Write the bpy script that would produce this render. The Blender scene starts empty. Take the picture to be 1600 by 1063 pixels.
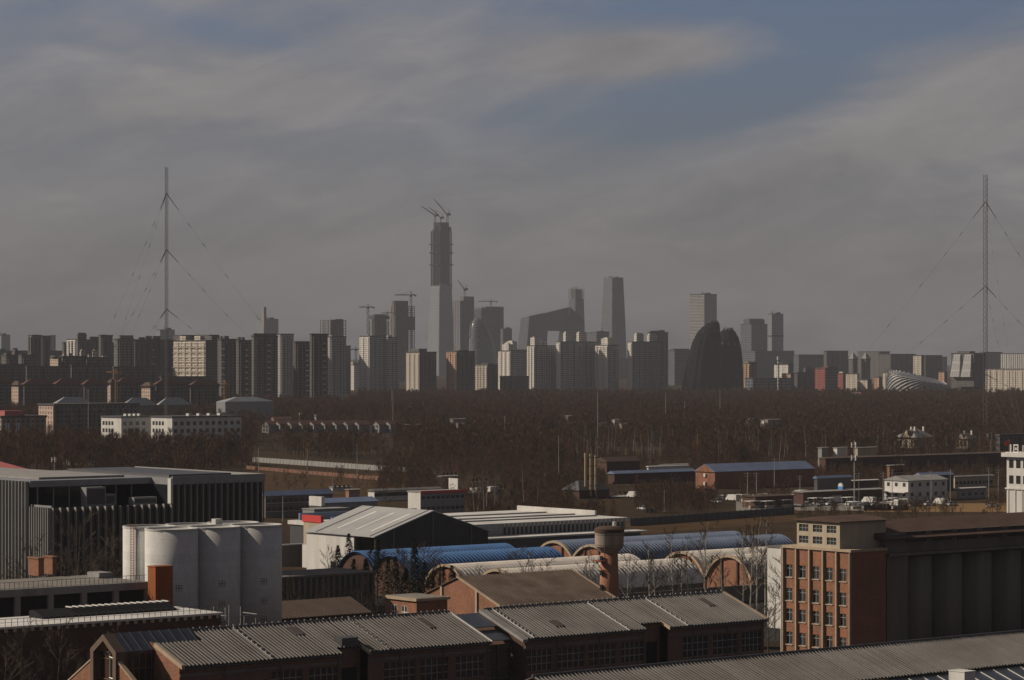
# Winter city seen from a roof: workshops, silos and vault sheds near, wood and towers far, smog over all.
SUN_E = 4.8; EXPO = 0.0; SKY_S = .05
CLOUD1 = (.190,.186,.193); CLOUD2 = (.325,.312,.318); SKYTINT = (.82,.92,1.25)
HAZE_D = 7e-5; HAZE_C = (.385,.395,.435)
import bpy, math, random
from mathutils import Vector, Matrix
random.seed(7)
scene = bpy.context.scene
COL = scene.collection
F = 4400.0; HOR = 560.0; EYE = 50.0            # focal length in photo pixels, horizon row, eye height (m)
ANG = math.radians(39)                          # the whole city follows one street grid
U = (math.cos(ANG), math.sin(ANG)); V = (-math.sin(ANG), math.cos(ANG))
R = math.radians

# ------------------------------------------------------------------ placing helpers
def ab(px, d):
    X = (px-800)/F*d
    return (U[0]*X+U[1]*d, V[0]*X+V[1]*d)
def abz(px, py, z):
    return ab(px, (EYE-z)*F/(py-HOR))
def world(a, b, z=0): return Vector((U[0]*a+V[0]*b, U[1]*a+V[1]*b, z))
def zat(py, d): return EYE-(py-HOR)/F*d
def on_b(px, b):                               # a of the point of the line b=const seen at px
    s = (px-800)/F; d = b/(V[1]+V[0]*s)
    return U[0]*s*d+U[1]*d
def on_a(px, a):
    s = (px-800)/F; d = a/(U[0]*s+U[1])
    return V[0]*s*d+V[1]*d
def depth(a, b): return U[1]*a+V[1]*b

# ------------------------------------------------------------------ mesh builder
class MB:
    def __init__(s): s.v = []; s.f = []
    def quad(s, *p):
        n = len(s.v); s.v += [tuple(q) for q in p]; s.f.append(tuple(range(n, n+len(p)))); return s
    def hexa(s, b, t):                          # four bottom corners ccw, four top corners
        n = len(s.v); s.v += [tuple(q) for q in b]+[tuple(q) for q in t]
        s.f += [(n+3,n+2,n+1,n),(n+4,n+5,n+6,n+7)]+[(n+i,n+(i+1)%4,n+4+(i+1)%4,n+4+i) for i in range(4)]
        return s
    def box(s, x0, x1, y0, y1, z0, z1):
        s.hexa([(x0,y0,z0),(x1,y0,z0),(x1,y1,z0),(x0,y1,z0)], [(x0,y0,z1),(x1,y0,z1),(x1,y1,z1),(x0,y1,z1)])
        return s
    def loft(s, rings, cap=True):
        k = len(rings[0]); n = len(s.v)
        for r in rings: s.v += [tuple(q) for q in r]
        for j in range(len(rings)-1):
            o = n+j*k
            s.f += [(o+i, o+(i+1)%k, o+k+(i+1)%k, o+k+i) for i in range(k)]
        if cap:
            s.f.append(tuple(range(n+k-1, n-1, -1))); o = n+(len(rings)-1)*k; s.f.append(tuple(range(o, o+k)))
        return s
    def tube(s, p0, p1, r0, r1=None, k=6, cap=True):
        p0 = Vector(p0); p1 = Vector(p1); r1 = r0 if r1 is None else r1
        d = (p1-p0).normalized(); e = Vector((0,0,1)) if abs(d.z) < .9 else Vector((1,0,0))
        x = d.cross(e).normalized(); y = d.cross(x)
        s.loft([[p+(x*math.cos(6.2832*i/k)+y*math.sin(6.2832*i/k))*r for i in range(k)] for p, r in ((p0,r0),(p1,r1))], cap)
        return s
    def cyl(s, cx, cy, prof, k=24):             # prof: list of (radius, z)
        s.loft([[(cx+r*math.cos(6.2832*i/k), cy+r*math.sin(6.2832*i/k), z) for i in range(k)] for r, z in prof]); return s
    def gable(s, x0, x1, y0, y1, z0, ze, zr, axis='x'):   # closed prism with a ridge along axis
        if axis == 'x':
            ym = (y0+y1)/2; P = [(y0,z0),(y1,z0),(y1,ze),(ym,zr),(y0,ze)]
            s.loft([[(x,p,q) for p, q in P] for x in (x0,x1)])
        else:
            xm = (x0+x1)/2; P = [(x0,z0),(x1,z0),(x1,ze),(xm,zr),(x0,ze)]
            s.loft([[(p,y,q) for p, q in P] for y in (y0,y1)])
        return s
    def holed(s, at, L, H, holes, rec, z0=0, l0=0):   # wall plane with recessed openings; at(l, z, depth) -> point
        xs = sorted({l0, L} | {h[0] for h in holes} | {h[1] for h in holes}); zs = sorted({z0, H} | {h[2] for h in holes} | {h[3] for h in holes})
        for i in range(len(xs)-1):
            for j in range(len(zs)-1):
                mx = (xs[i]+xs[i+1])/2; mz = (zs[j]+zs[j+1])/2
                if any(h[0] < mx < h[1] and h[2] < mz < h[3] for h in holes): continue
                s.quad(at(xs[i],zs[j],0), at(xs[i+1],zs[j],0), at(xs[i+1],zs[j+1],0), at(xs[i],zs[j+1],0))
        for a, b, c, d in holes:
            q = [(a,c),(b,c),(b,d),(a,d)]
            for i in range(4):
                (x0,y0),(x1,y1) = q[i], q[(i+1)%4]
                s.quad(at(x0,y0,0), at(x1,y1,0), at(x1,y1,rec), at(x0,y0,rec))
        return s
    def mesh(s, name, mat, smooth=False):
        me = bpy.data.meshes.new(name); me.from_pydata(s.v, [], s.f); me.update()
        import bmesh
        bm = bmesh.new(); bm.from_mesh(me); bmesh.ops.recalc_face_normals(bm, faces=bm.faces); bm.to_mesh(me); bm.free()
        if mat: me.materials.append(mat)
        if smooth:
            for p in me.polygons: p.use_smooth = True
        return me
    def build(s, name, mat, parent=None, smooth=False, loc=None):
        return put(name, s.mesh(name, mat, smooth), parent, loc)
def put(name, me, parent=None, loc=None, rz=0):
    o = bpy.data.objects.new(name, me); COL.objects.link(o)
    if parent: o.parent = parent
    if loc is not None: o.location = loc
    if rz: o.rotation_euler = (0,0,rz)
    return o
def tag(o, label, cat, group=None):
    o['label'] = label; o['category'] = cat
    if group: o['group'] = group
    return o
def thing(name, label, cat, loc, rz=ANG, group=None):
    o = bpy.data.objects.new(name, None); COL.objects.link(o)
    o.location = loc; o.rotation_euler = (0,0,rz); o.empty_display_size = 1
    return tag(o, label, cat, group)
def gth(name, label, cat, a, b, group=None): return thing(name, label, cat, world(a, b), ANG, group)
def copy_tree(o, parent=None):
    c = o.copy(); COL.objects.link(c)
    if parent: c.parent = parent
    for ch in list(o.children): copy_tree(ch, c)
    return c
KEEP = []                                       # (px0, px1, d0, d1) where no wood may grow
def keep(px0, px1, d0, d1): KEEP.append((px0, px1, d0, d1))
def kept(px, d): return any(k[0] < px < k[1] and k[2] < d < k[3] for k in KEEP)

# ------------------------------------------------------------------ materials
MATS = {}
def _new(name):
    m = bpy.data.materials.new(name); m.use_nodes = True
    nt = m.node_tree; return m, nt, nt.nodes, nt.links, nt.nodes['Principled BSDF']
def mth(nt, op, a, b=None, c=None):
    n = nt.nodes.new('ShaderNodeMath'); n.operation = op
    for i, x in enumerate((a, b, c)):
        if x is None: continue
        if isinstance(x, (int, float)): n.inputs[i].default_value = x
        else: nt.links.new(x, n.inputs[i])
    return n.outputs[0]
def mixc(nt, fac, a, b, mode='MIX'):
    n = nt.nodes.new('ShaderNodeMix'); n.data_type = 'RGBA'; n.blend_type = mode
    for i, x in ((0, fac), (6, a), (7, b)):
        if isinstance(x, (int, float)): n.inputs[i].default_value = x
        elif isinstance(x, tuple): n.inputs[i].default_value = (*x[:3], 1)
        else: nt.links.new(x, n.inputs[i])
    return n.outputs[2]
def noise(nt, vec, scale, detail=4, rough=.6):
    n = nt.nodes.new('ShaderNodeTexNoise'); n.inputs['Scale'].default_value = scale; n.inputs['Detail'].default_value = detail
    n.inputs['Roughness'].default_value = rough
    if vec is not None: nt.links.new(vec, n.inputs['Vector'])
    return n.outputs['Fac']
def ramp(nt, x, lo, hi):
    n = nt.nodes.new('ShaderNodeMapRange'); n.inputs[1].default_value = lo; n.inputs[2].default_value = hi; n.clamp = True
    nt.links.new(x, n.inputs[0]); return n.outputs[0]
def objco(nt): return nt.nodes.new('ShaderNodeTexCoord').outputs['Object']
def stretch(nt, vec, sx, sy, sz):
    n = nt.nodes.new('ShaderNodeMapping'); n.inputs['Scale'].default_value = (sx, sy, sz); nt.links.new(vec, n.inputs[0]); return n.outputs[0]
def plain(name, col, rough=.8, var=.35, scale=.6, col2=None, streak=False, metal=0.0, bump=0.0):
    """Weathered surface: colour broken up by two sizes of noise, optional vertical rain streaks."""
    if name in MATS: return MATS[name]
    m, nt, N, L, P = _new(name)
    oc = objco(nt)
    vec = stretch(nt, oc, 1, 1, .12) if streak else oc
    n1 = noise(nt, vec, scale, 6, .65); n2 = noise(nt, oc, scale*9, 3)
    c2 = col2 or tuple(c*(1-var) for c in col)
    c = mixc(nt, ramp(nt, n1, .35, .68), col, c2)
    c = mixc(nt, mth(nt, 'MULTIPLY', ramp(nt, n2, .3, .75), var*.8), c, tuple(x*.6 for x in col))
    L.new(c, P.inputs['Base Color']); P.inputs['Roughness'].default_value = rough; P.inputs['Metallic'].default_value = metal; P.inputs['Specular IOR Level'].default_value = .5 if rough < .7 else .12 if rough < .92 else 0
    if bump:
        b = N.new('ShaderNodeBump'); b.inputs['Strength'].default_value = bump; b.inputs['Distance'].default_value = .1
        L.new(n2, b.inputs['Height']); L.new(b.outputs[0], P.inputs['Normal'])
    MATS[name] = m; return m
def brick(name, col, col2, mortar, bw=.5, bh=.16, dirt=.5):
    if name in MATS: return MATS[name]
    m, nt, N, L, P = _new(name)
    oc = objco(nt); sp = N.new('ShaderNodeSeparateXYZ'); L.new(oc, sp.inputs[0])
    cb = N.new('ShaderNodeCombineXYZ'); L.new(mth(nt, 'ADD', sp.outputs[0], sp.outputs[1]), cb.inputs[0]); L.new(sp.outputs[2], cb.inputs[1])
    t = N.new('ShaderNodeTexBrick'); L.new(cb.outputs[0], t.inputs['Vector'])
    t.inputs['Color1'].default_value = (*col,1); t.inputs['Color2'].default_value = (*col2,1); t.inputs['Mortar'].default_value = (*mortar,1)
    t.inputs['Scale'].default_value = 1; t.inputs['Brick Width'].default_value = bw; t.inputs['Row Height'].default_value = bh; t.inputs['Mortar Size'].default_value = .015
    n = noise(nt, stretch(nt, oc, 1, 1, .35), .5, 6, .7); n2 = noise(nt, oc, 1.7, 4)
    c = mixc(nt, mth(nt, 'MULTIPLY', ramp(nt, n, .42, .75), dirt), t.outputs['Color'], tuple(x*.45 for x in mortar))
    c = mixc(nt, mth(nt, 'MULTIPLY', ramp(nt, n2, .55, .8), .35), c, tuple(min(1, x*1.5) for x in col2))
    L.new(c, P.inputs['Base Color']); P.inputs['Roughness'].default_value = .9; P.inputs['Specular IOR Level'].default_value = .15
    MATS[name] = m; return m
def facade(name, wall, glass, w=3.2, h=3.0, fw=.55, fh=.55, zoff=.25, bayw=0, bay=None, rough=.85, rowvar=.4):
    """Storeys of windows on a wall: horizontal run = x+y of the object, so it wraps both visible sides."""
    if name in MATS: return MATS[name]
    m, nt, N, L, P = _new(name)
    oc = objco(nt); sp = N.new('ShaderNodeSeparateXYZ'); L.new(oc, sp.inputs[0])
    hh = mth(nt, 'ADD', sp.outputs[0], sp.outputs[1])
    hw = mth(nt, 'DIVIDE', hh, w); zh = mth(nt, 'DIVIDE', sp.outputs[2], h)
    fx = mth(nt, 'FRACT', hw); fz = mth(nt, 'FRACT', zh)
    mx = mth(nt, 'LESS_THAN', mth(nt, 'ABSOLUTE', mth(nt, 'SUBTRACT', fx, .5)), fw/2)
    mz = mth(nt, 'LESS_THAN', mth(nt, 'ABSOLUTE', mth(nt, 'SUBTRACT', fz, zoff+fh/2)), fh/2)
    mask = mth(nt, 'MULTIPLY', mx, mz)
    cb = N.new('ShaderNodeCombineXYZ'); L.new(mth(nt, 'FLOOR', hw), cb.inputs[0]); L.new(mth(nt, 'FLOOR', zh), cb.inputs[1])
    wn = N.new('ShaderNodeTexWhiteNoise'); wn.noise_dimensions = '2D'; L.new(cb.outputs[0], wn.inputs['Vector'])
    g = mixc(nt, mth(nt, 'POWER', wn.outputs['Value'], 3.0), glass, tuple(min(1, .5*a+.4*b) for a, b in zip(glass, wall)))
    nz = noise(nt, stretch(nt, oc, 1, 1, .25), .08, 5, .65)
    wl = mixc(nt, mth(nt, 'MULTIPLY', ramp(nt, nz, .3, .7), rowvar), wall, tuple(x*.6 for x in wall))
    if bayw:
        bm_ = mth(nt, 'LESS_THAN', mth(nt, 'FRACT', mth(nt, 'DIVIDE', hh, bayw)), .28)
        wl = mixc(nt, bm_, wl, bay)
    L.new(mixc(nt, mask, wl, g), P.inputs['Base Color'])
    L.new(mth(nt, 'MULTIPLY_ADD', mask, .18-rough, rough), P.inputs['Roughness'])
    MATS[name] = m; return m
def glassy(name, col, rough=.12, spec=.5):
    if name in MATS: return MATS[name]
    m, nt, N, L, P = _new(name); oc = objco(nt)
    c = mixc(nt, ramp(nt, noise(nt, oc, .8, 3), .3, .7), col, tuple(x*.6 for x in col))
    L.new(c, P.inputs['Base Color']); P.inputs['Roughness'].default_value = rough; P.inputs['Specular IOR Level'].default_value = spec
    MATS[name] = m; return m

M_white = plain('white_paint', (.62,.60,.57), .7, .25, .35, streak=True)
M_silo = brick('silo_plaster', (.50,.49,.475), (.455,.45,.435), (.36,.35,.335), 5.2, 1.25, .3)
M_cream = plain('cream_render', (.45,.375,.285), .85, .25, .4, streak=True)
M_conc = plain('concrete', (.30,.29,.28), .9, .35, .3, streak=True)
M_dconc = plain('dark_concrete', (.18,.16,.14), .9, .35, .3, streak=True)
M_grey = plain('grey_metal', (.26,.26,.27), .5, .25, .5, metal=.2)
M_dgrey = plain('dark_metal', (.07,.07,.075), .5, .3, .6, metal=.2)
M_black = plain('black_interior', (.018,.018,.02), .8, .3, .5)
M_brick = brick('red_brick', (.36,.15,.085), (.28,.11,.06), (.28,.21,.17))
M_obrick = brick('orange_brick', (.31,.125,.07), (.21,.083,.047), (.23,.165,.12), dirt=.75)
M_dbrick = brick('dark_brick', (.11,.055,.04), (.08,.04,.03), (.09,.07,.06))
M_fieldbrick = brick('field_brick', (.22,.10,.065), (.16,.075,.05), (.16,.12,.09), dirt=.8)
M_trim = plain('cream_trim', (.42,.33,.24), .85, .25, .8)
M_rust = plain('corten_steel', (.30,.095,.035), .8, .4, .5, streak=True)
M_trough = plain('roof_trough_shade', (.045,.04,.036), .95, .4, .3)  # dark colour stands in for the shadow between roof ribs
M_roofgrey = plain('corrugated_grey', (.165,.156,.148), .8, .5, .16, col2=(.105,.095,.088))
M_roofbrown = plain('rusty_brown_roof', (.12,.09,.07), .8, .5, .25, col2=(.085,.06,.05))
M_rooftile = plain('brown_tile_roof', (.10,.065,.05), .85, .35, .3)
M_redroof = plain('red_sheet_roof', (.42,.10,.085), .6, .25, .2)
M_blueroof = plain('blue_sheet_roof', (.16,.21,.33), .5, .3, .15, col2=(.12,.15,.22))
M_bluevault = plain('blue_corrugated', (.06,.135,.30), .85, .25, .1, col2=(.045,.10,.21))
M_palevault = plain('faded_blue_corrugated', (.135,.17,.245), .85, .3, .1, col2=(.09,.11,.16))
M_whitevault = plain('white_vault_sheet', (.60,.55,.49), .85, .35, .12, col2=(.42,.38,.34))
M_paleroof = plain('pale_roof_sheet', (.62,.60,.57), .7, .35, .1, col2=(.42,.40,.38))
M_glass = glassy('dark_glass', (.022,.025,.03), .1)
M_winglass = glassy('window_glass', (.05,.055,.055), .15)
M_frame = plain('window_frame', (.26,.26,.25), .6, .2, 2)
M_dframe = plain('brown_frame', (.12,.075,.05), .6, .3, 1)
M_red = plain('red_paint', (.55,.04,.035), .5, .15, 1)
M_steel = plain('galvanised_steel', (.42,.41,.40), .5, .25, 1, metal=.4)
M_mast = plain('mast_steel', (.11,.105,.105), .6, .3, .3)
M_wire = plain('guy_wire', (.06,.06,.062), .6, .2, 1)
M_tan = plain('tan_steel', (.46,.34,.20), .6, .35, .5, streak=True)
M_yel = plain('yellow_crane_paint', (.42,.20,.04), .6, .2, 1)
M_bark = plain('grey_bark', (.13,.11,.09), .95, .5, 1.5)
M_pbark = plain('pale_poplar_bark', (.42,.38,.33), .95, .45, 1.2)
M_twig = plain('brown_twigs', (.075,.053,.038), .95, .4, .3)
M_twigd = plain('dark_twigs', (.07,.05,.038), .95, .4, .3)
M_pine = plain('dark_needles', (.02,.025,.016), .95, .5, .8)
M_dry = plain('dry_reed', (.24,.15,.08), .95, .4, .4)

# ------------------------------------------------------------------ camera, sun, sky, haze
cam = bpy.data.cameras.new('camera'); co = bpy.data.objects.new('camera', cam); COL.objects.link(co); scene.camera = co
co.location = (0,0,EYE); co.rotation_euler = (R(90),0,0)
cam.sensor_width = 36; cam.lens = 36*F/1600; cam.shift_y = (HOR-531.5)/1600; cam.clip_start = 1; cam.clip_end = 60000
EL = R(32)
sun = bpy.data.lights.new('sun', 'SUN'); so = bpy.data.objects.new('sun', sun); COL.objects.link(so)
sun.energy = SUN_E; sun.angle = R(.5); sun.color = (1,.87,.70)
sd = Vector((-math.cos(EL)*math.cos(R(9)), math.cos(EL)*math.sin(R(9)), math.sin(EL)))
so.rotation_euler = sd.to_track_quat('Z', 'Y').to_euler(); so.location = (-300,300,400)
scene.view_settings.view_transform = 'Standard'; scene.view_settings.look = 'None'
scene.view_settings.exposure = EXPO; scene.view_settings.gamma = 1
w = bpy.data.worlds.new('World'); scene.world = w; w.use_nodes = True
nt = w.node_tree; N = nt.nodes; L = nt.links; bg = N['Background']
sky = N.new('ShaderNodeTexSky'); sky.sky_type = 'NISHITA'; sky.sun_disc = False; sky.sun_elevation = EL; sky.sun_rotation = R(-81)
sky.air_density = 1.0; sky.dust_density = 2.0; sky.ozone_density = 1.5
bg.inputs['Strength'].default_value = SKY_S
tc = N.new('ShaderNodeTexCoord'); sx = N.new('ShaderNodeSeparateXYZ'); L.new(tc.outputs['Generated'], sx.inputs[0])
yy = mth(nt, 'MAXIMUM', mth(nt, 'ABSOLUTE', sx.outputs[1]), .15)
tx = mth(nt, 'DIVIDE', sx.outputs[0], yy); tz = mth(nt, 'DIVIDE', sx.outputs[2], yy)
def cmb(x, y, z=0):
    c = N.new('ShaderNodeCombineXYZ')
    for i, q in enumerate((x, y, z)):
        if isinstance(q, (int, float)): c.inputs[i].default_value = q
        else: L.new(q, c.inputs[i])
    return c.outputs[0]
tr_ = mth(nt, 'MULTIPLY_ADD', tx, -.16, tz)     # cloud streets climb gently to the right
wp = noise(nt, cmb(mth(nt, 'MULTIPLY', tx, 11), mth(nt, 'MULTIPLY', tz, 22)), 1.0, 3, .5)
cv = cmb(mth(nt, 'MULTIPLY_ADD', wp, .9, mth(nt, 'MULTIPLY', tx, 7)), mth(nt, 'MULTIPLY_ADD', wp, 1.1, mth(nt, 'MULTIPLY', tr_, 27)))
n1 = noise(nt, cv, 1.0, 9, .58)
n2 = noise(nt, cmb(mth(nt, 'MULTIPLY_ADD', wp, 2.0, mth(nt, 'MULTIPLY', tx, 20)), mth(nt, 'MULTIPLY_ADD', wp, 2.0, mth(nt, 'MULTIPLY', tr_, 60))), 1.0, 10, .62)
def blob(px, py, rx, ry, rot=0):                # soft cloud gap / bank at a bearing and elevation
    cx = (px-800)/F; cz = (HOR-py)/F; c, s = math.cos(R(rot)), math.sin(R(rot))
    dx = mth(nt, 'SUBTRACT', tx, cx); dz = mth(nt, 'SUBTRACT', tz, cz)
    p = mth(nt, 'DIVIDE', mth(nt, 'MULTIPLY_ADD', dx, c, mth(nt, 'MULTIPLY', dz, s)), rx/F)
    q = mth(nt, 'DIVIDE', mth(nt, 'MULTIPLY_ADD', dz, c, mth(nt, 'MULTIPLY', dx, -s)), ry/F)
    r2 = mth(nt, 'ADD', mth(nt, 'MULTIPLY', p, p), mth(nt, 'MULTIPLY', q, q))
    return mth(nt, 'EXPONENT', mth(nt, 'MULTIPLY', r2, -1.0))
dens = mth(nt, 'ADD', .62, mth(nt, 'MULTIPLY', mth(nt, 'SUBTRACT', n1, .5), 1.5))
dens = mth(nt, 'ADD', dens, mth(nt, 'MULTIPLY', mth(nt, 'SUBTRACT', n2, .5), .7))
for g, k in ((blob(1200,130,230,75,22), -1.0), (blob(1330,10,420,50,-2), -.9), (blob(860,190,230,45,8), -.45), (blob(330,45,260,22,-14), -.35),
             (blob(1000,85,170,34,2), 1.1), (blob(1560,140,150,60,20), .8), (blob(1330,235,260,50,12), .5), (blob(330,150,380,60,6), .45), (blob(900,420,1400,130,0), .5)):
    dens = mth(nt, 'MULTIPLY_ADD', g, k, dens)
dens = ramp(nt, dens, .0, 1.0)
high = ramp(nt, sx.outputs[2], .16, .55)          # clouds thinned overhead, out of view, to deepen the shade
dens = mth(nt, 'MULTIPLY', dens, mth(nt, 'MULTIPLY_ADD', high, -.65, 1.0))
dens = mth(nt, 'MULTIPLY', dens, mth(nt, 'MULTIPLY_ADD', ramp(nt, sx.outputs[1], -.3, .6), .65, .35))   # unseen cloud behind the camera thinned too, for less fill light
cc = mixc(nt, ramp(nt, mth(nt, 'ADD', mth(nt, 'MULTIPLY', n1, .68), mth(nt, 'MULTIPLY', n2, .32)), .34, .66), tuple(x/SKY_S for x in CLOUD1), tuple(x/SKY_S for x in CLOUD2))
blue = mixc(nt, 1.0, sky.outputs[0], SKYTINT, 'MULTIPLY')
bw = N.new('ShaderNodeRGBToBW'); L.new(blue, bw.inputs[0])
smog = mth(nt, 'MAXIMUM', high, mth(nt, 'SUBTRACT', 1.0, ramp(nt, sx.outputs[1], -.2, .7)))   # unseen sky overhead and behind greyed so shade turns less blue
blue = mixc(nt, mth(nt, 'MULTIPLY', smog, .8), blue, mixc(nt, 1.0, bw.outputs[0], (.90,.86,.88), 'MULTIPLY'))
L.new(mixc(nt, dens, blue, cc), bg.inputs['Color'])

hz = MB().box(-9000,9000,-800,20500,-3,620)
m, hnt, HN, HL, P = _new('haze_air'); HN.remove(P)
pv = HN.new('ShaderNodeVolumePrincipled'); pv.inputs['Color'].default_value = (*HAZE_C,1); pv.inputs['Density'].default_value = HAZE_D
pv.inputs['Anisotropy'].default_value = 0.0
HL.new(pv.outputs[0], HN['Material Output'].inputs['Volume'])
ho = hz.build('haze', m); ho['kind'] = 'stuff'; ho['label'] = 'thin grey winter smog over the whole city'
scene.cycles.volume_bounces = 0; scene.cycles.max_bounces = 6; scene.cycles.diffuse_bounces = 3; scene.cycles.transparent_max_bounces = 8
scene.cycles.use_denoising = True
try: scene.cycles.denoising_input_passes = 'RGB_ALBEDO_NORMAL'
except Exception: pass
scene.cycles.sample_clamp_indirect = 3.0

# ground: one sheet to the horizon
m, nt, N, L, P = _new('winter_ground'); oc = objco(nt)
g1 = noise(nt, oc, .012, 8, .65); g2 = noise(nt, oc, .09, 6, .7); g3 = noise(nt, oc, .9, 4)
c = mixc(nt, ramp(nt, g1, .4, .62), (.056,.038,.026), (.036,.028,.021)); c = mixc(nt, ramp(nt, g2, .45, .75), c, (.07,.048,.032)); c = mixc(nt, mth(nt, 'MULTIPLY', g3, .5), c, (.03,.024,.018))
L.new(c, P.inputs['Base Color']); P.inputs['Roughness'].default_value = 1; P.inputs['Specular IOR Level'].default_value = 0
g = MB().box(-8800,8800,-700,20000,-1,0).build('ground', m); g['kind'] = 'structure'
M_yard = plain('yard_concrete', (.24,.22,.20), .95, .35, .15)
M_asph = plain('asphalt', (.05,.05,.052), .95, .3, .2)
M_field = plain('dry_grass_field', (.085,.054,.032), 1, .5, .05, col2=(.055,.037,.024))
# ================================================================== NEAR: sheds, porch, brick block, silos
def slab(t, name, mat, *b): return MB().box(*b).build(name, mat, t)
def ribbed(t, name, mat, x0, x1, xs, ytop, ztop, run, drop, pitch=.58, rw=.25, rh=.18):
    """One roof slope with standing ribs over troughs painted dark as shade: falls from (ytop, ztop) over run metres towards -y. xs: [(xa, xb, run)] lets the eave step."""
    m = MB(); k = drop/run; nb = 0; rr_ = random.Random(int(x0*7+run*100+len(xs)))
    for xa, xb, rn in xs:
        a = (ytop, ztop); e = (ytop-rn, ztop-k*rn); th = .12
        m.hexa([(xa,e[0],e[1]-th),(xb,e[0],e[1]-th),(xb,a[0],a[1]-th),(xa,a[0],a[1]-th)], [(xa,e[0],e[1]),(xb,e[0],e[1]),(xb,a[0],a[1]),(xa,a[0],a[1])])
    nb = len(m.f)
    for xa, xb, rn in xs:
        a = (ytop, ztop); e = (ytop-rn, ztop-k*rn); x = xa+.1; s = rw*.3
        while x+rw < xb:
            j = rr_.uniform(-.015,.015); dz = rr_.uniform(-.02,.02); ex = rr_.uniform(0,.08)
            m.hexa([(x+j,e[0]-ex,e[1]+.001-k*ex),(x+j+rw,e[0]-ex,e[1]+.001-k*ex),(x+j+rw,a[0],a[1]+.001),(x+j,a[0],a[1]+.001)],
                   [(x+j+s,e[0]-ex,e[1]+rh+dz-k*ex),(x+j+rw-s,e[0]-ex,e[1]+rh+dz-k*ex),(x+j+rw-s,a[0],a[1]+rh+dz),(x+j+s,a[0],a[1]+rh+dz)])
            x += pitch
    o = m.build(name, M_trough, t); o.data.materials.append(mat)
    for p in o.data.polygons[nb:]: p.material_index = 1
    return o
def grid_window(L, H, nx, nz, bar=.09, dep=.12):   # frame mesh in local (x, z), origin lower left, front at y=0
    m = MB()
    for i in range(nx+1):
        x = L*i/nx; m.box(max(0,x-bar/2), min(L,x+bar/2), 0, dep, 0, H)
    for j in range(nz+1):
        z = H*j/nz; m.box(.001, L-.001, .01, dep-.01, max(0,z-bar/2), min(H,z+bar/2))
    return m

# ---- long corrugated-roof workshop ---------------------------------------------------------------
RB = 306.8; RZ = 15.06; HS = 9.5; DR = 3.36; EB = RB-HS; EZ = RZ-DR; k = DR/HS
def shed_x(px, b=RB): return on_b(px, b)
A0, A1, A2, A3 = 188.0, 237.3, 243.4, 288.7
t = gth('workshop', 'long brick workshop with ribbed grey roof and tall dark window bands below silos', 'workshop', A0, EB-1.2)
ox = A0; oy = EB-1.2
def lx(a): return a-ox
def ly(b): return b-oy
p0 = shed_x(298); rec0, rec1 = on_b(537, EB), on_b(578, EB); rec2, rec3 = on_b(1013, EB), on_b(1047, EB)
xsL = [(lx(A0)+.5, lx(p0), HS-3.1), (lx(p0), lx(rec0), HS), (lx(rec0), lx(rec1), HS-1.7), (lx(rec1), lx(A1), HS)]
# left roof: the glazed strip of the porch takes the top of its first metres
m = []
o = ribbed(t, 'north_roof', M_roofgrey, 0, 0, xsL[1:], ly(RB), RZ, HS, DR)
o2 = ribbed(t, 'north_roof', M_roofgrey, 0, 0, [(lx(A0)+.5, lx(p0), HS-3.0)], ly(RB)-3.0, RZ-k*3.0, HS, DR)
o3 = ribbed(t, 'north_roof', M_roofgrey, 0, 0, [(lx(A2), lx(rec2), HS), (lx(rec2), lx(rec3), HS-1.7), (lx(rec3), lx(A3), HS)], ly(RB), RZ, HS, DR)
for xa, xb in ((A0, A1), (A2, A3)):             # south slope
    MB().hexa([(lx(xa),ly(RB)+.02,RZ-.12),(lx(xb),ly(RB)+.02,RZ-.12),(lx(xb),ly(RB)+HS,RZ-DR-.12),(lx(xa),ly(RB)+HS,RZ-DR-.12)],
              [(lx(xa),ly(RB)+.02,RZ),(lx(xb),ly(RB)+.02,RZ),(lx(xb),ly(RB)+HS,RZ-DR),(lx(xa),ly(RB)+HS,RZ-DR)]).build('south_roof', M_roofgrey, t)
for xa, xb in ((p0, A1), (A2, A3)):             # ridge caps
    MB().tube((lx(xa),ly(RB),RZ+.08), (lx(xb),ly(RB),RZ+.08), .16, k=6).build('ridge_cap', M_dgrey, t)
knob = MB().tube((0,0,0),(0,0,.1),.06,.05,6).tube((0,0,.09),(0,0,.2),.1,.08,6).mesh('ridge_vent', M_steel)
x = p0+.4
while x < A3:
    if not (A1-.3 < x < A2+.3): put('ridge_vent', knob, t, (lx(x), ly(RB), RZ+.2))
    x += 1.02
# raised seam strips down the slope with their row of studs
stud = MB().box(-.12,.12,-.1,.1,0,.2).mesh('seam_stud', M_steel)
for px, n in ((365,9), (545,9), (770,12), (918,8), (1009,9)):
    xa = shed_x(px)-.2
    MB().hexa([(lx(xa)-.2,ly(EB),EZ+.02),(lx(xa)+.2,ly(EB),EZ+.02),(lx(xa)+.2,ly(RB),RZ+.02),(lx(xa)-.2,ly(RB),RZ+.02)],
              [(lx(xa)-.14,ly(EB),EZ+.16),(lx(xa)+.14,ly(EB),EZ+.16),(lx(xa)+.14,ly(RB),RZ+.16),(lx(xa)-.14,ly(RB),RZ+.16)]).build('seam_strip', M_dgrey, t)
    for i in range(n):
        f = (i+.4)/n; put('seam_stud', stud, t, (lx(xa), ly(RB)-HS*f, RZ-DR*f+.15))
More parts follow.
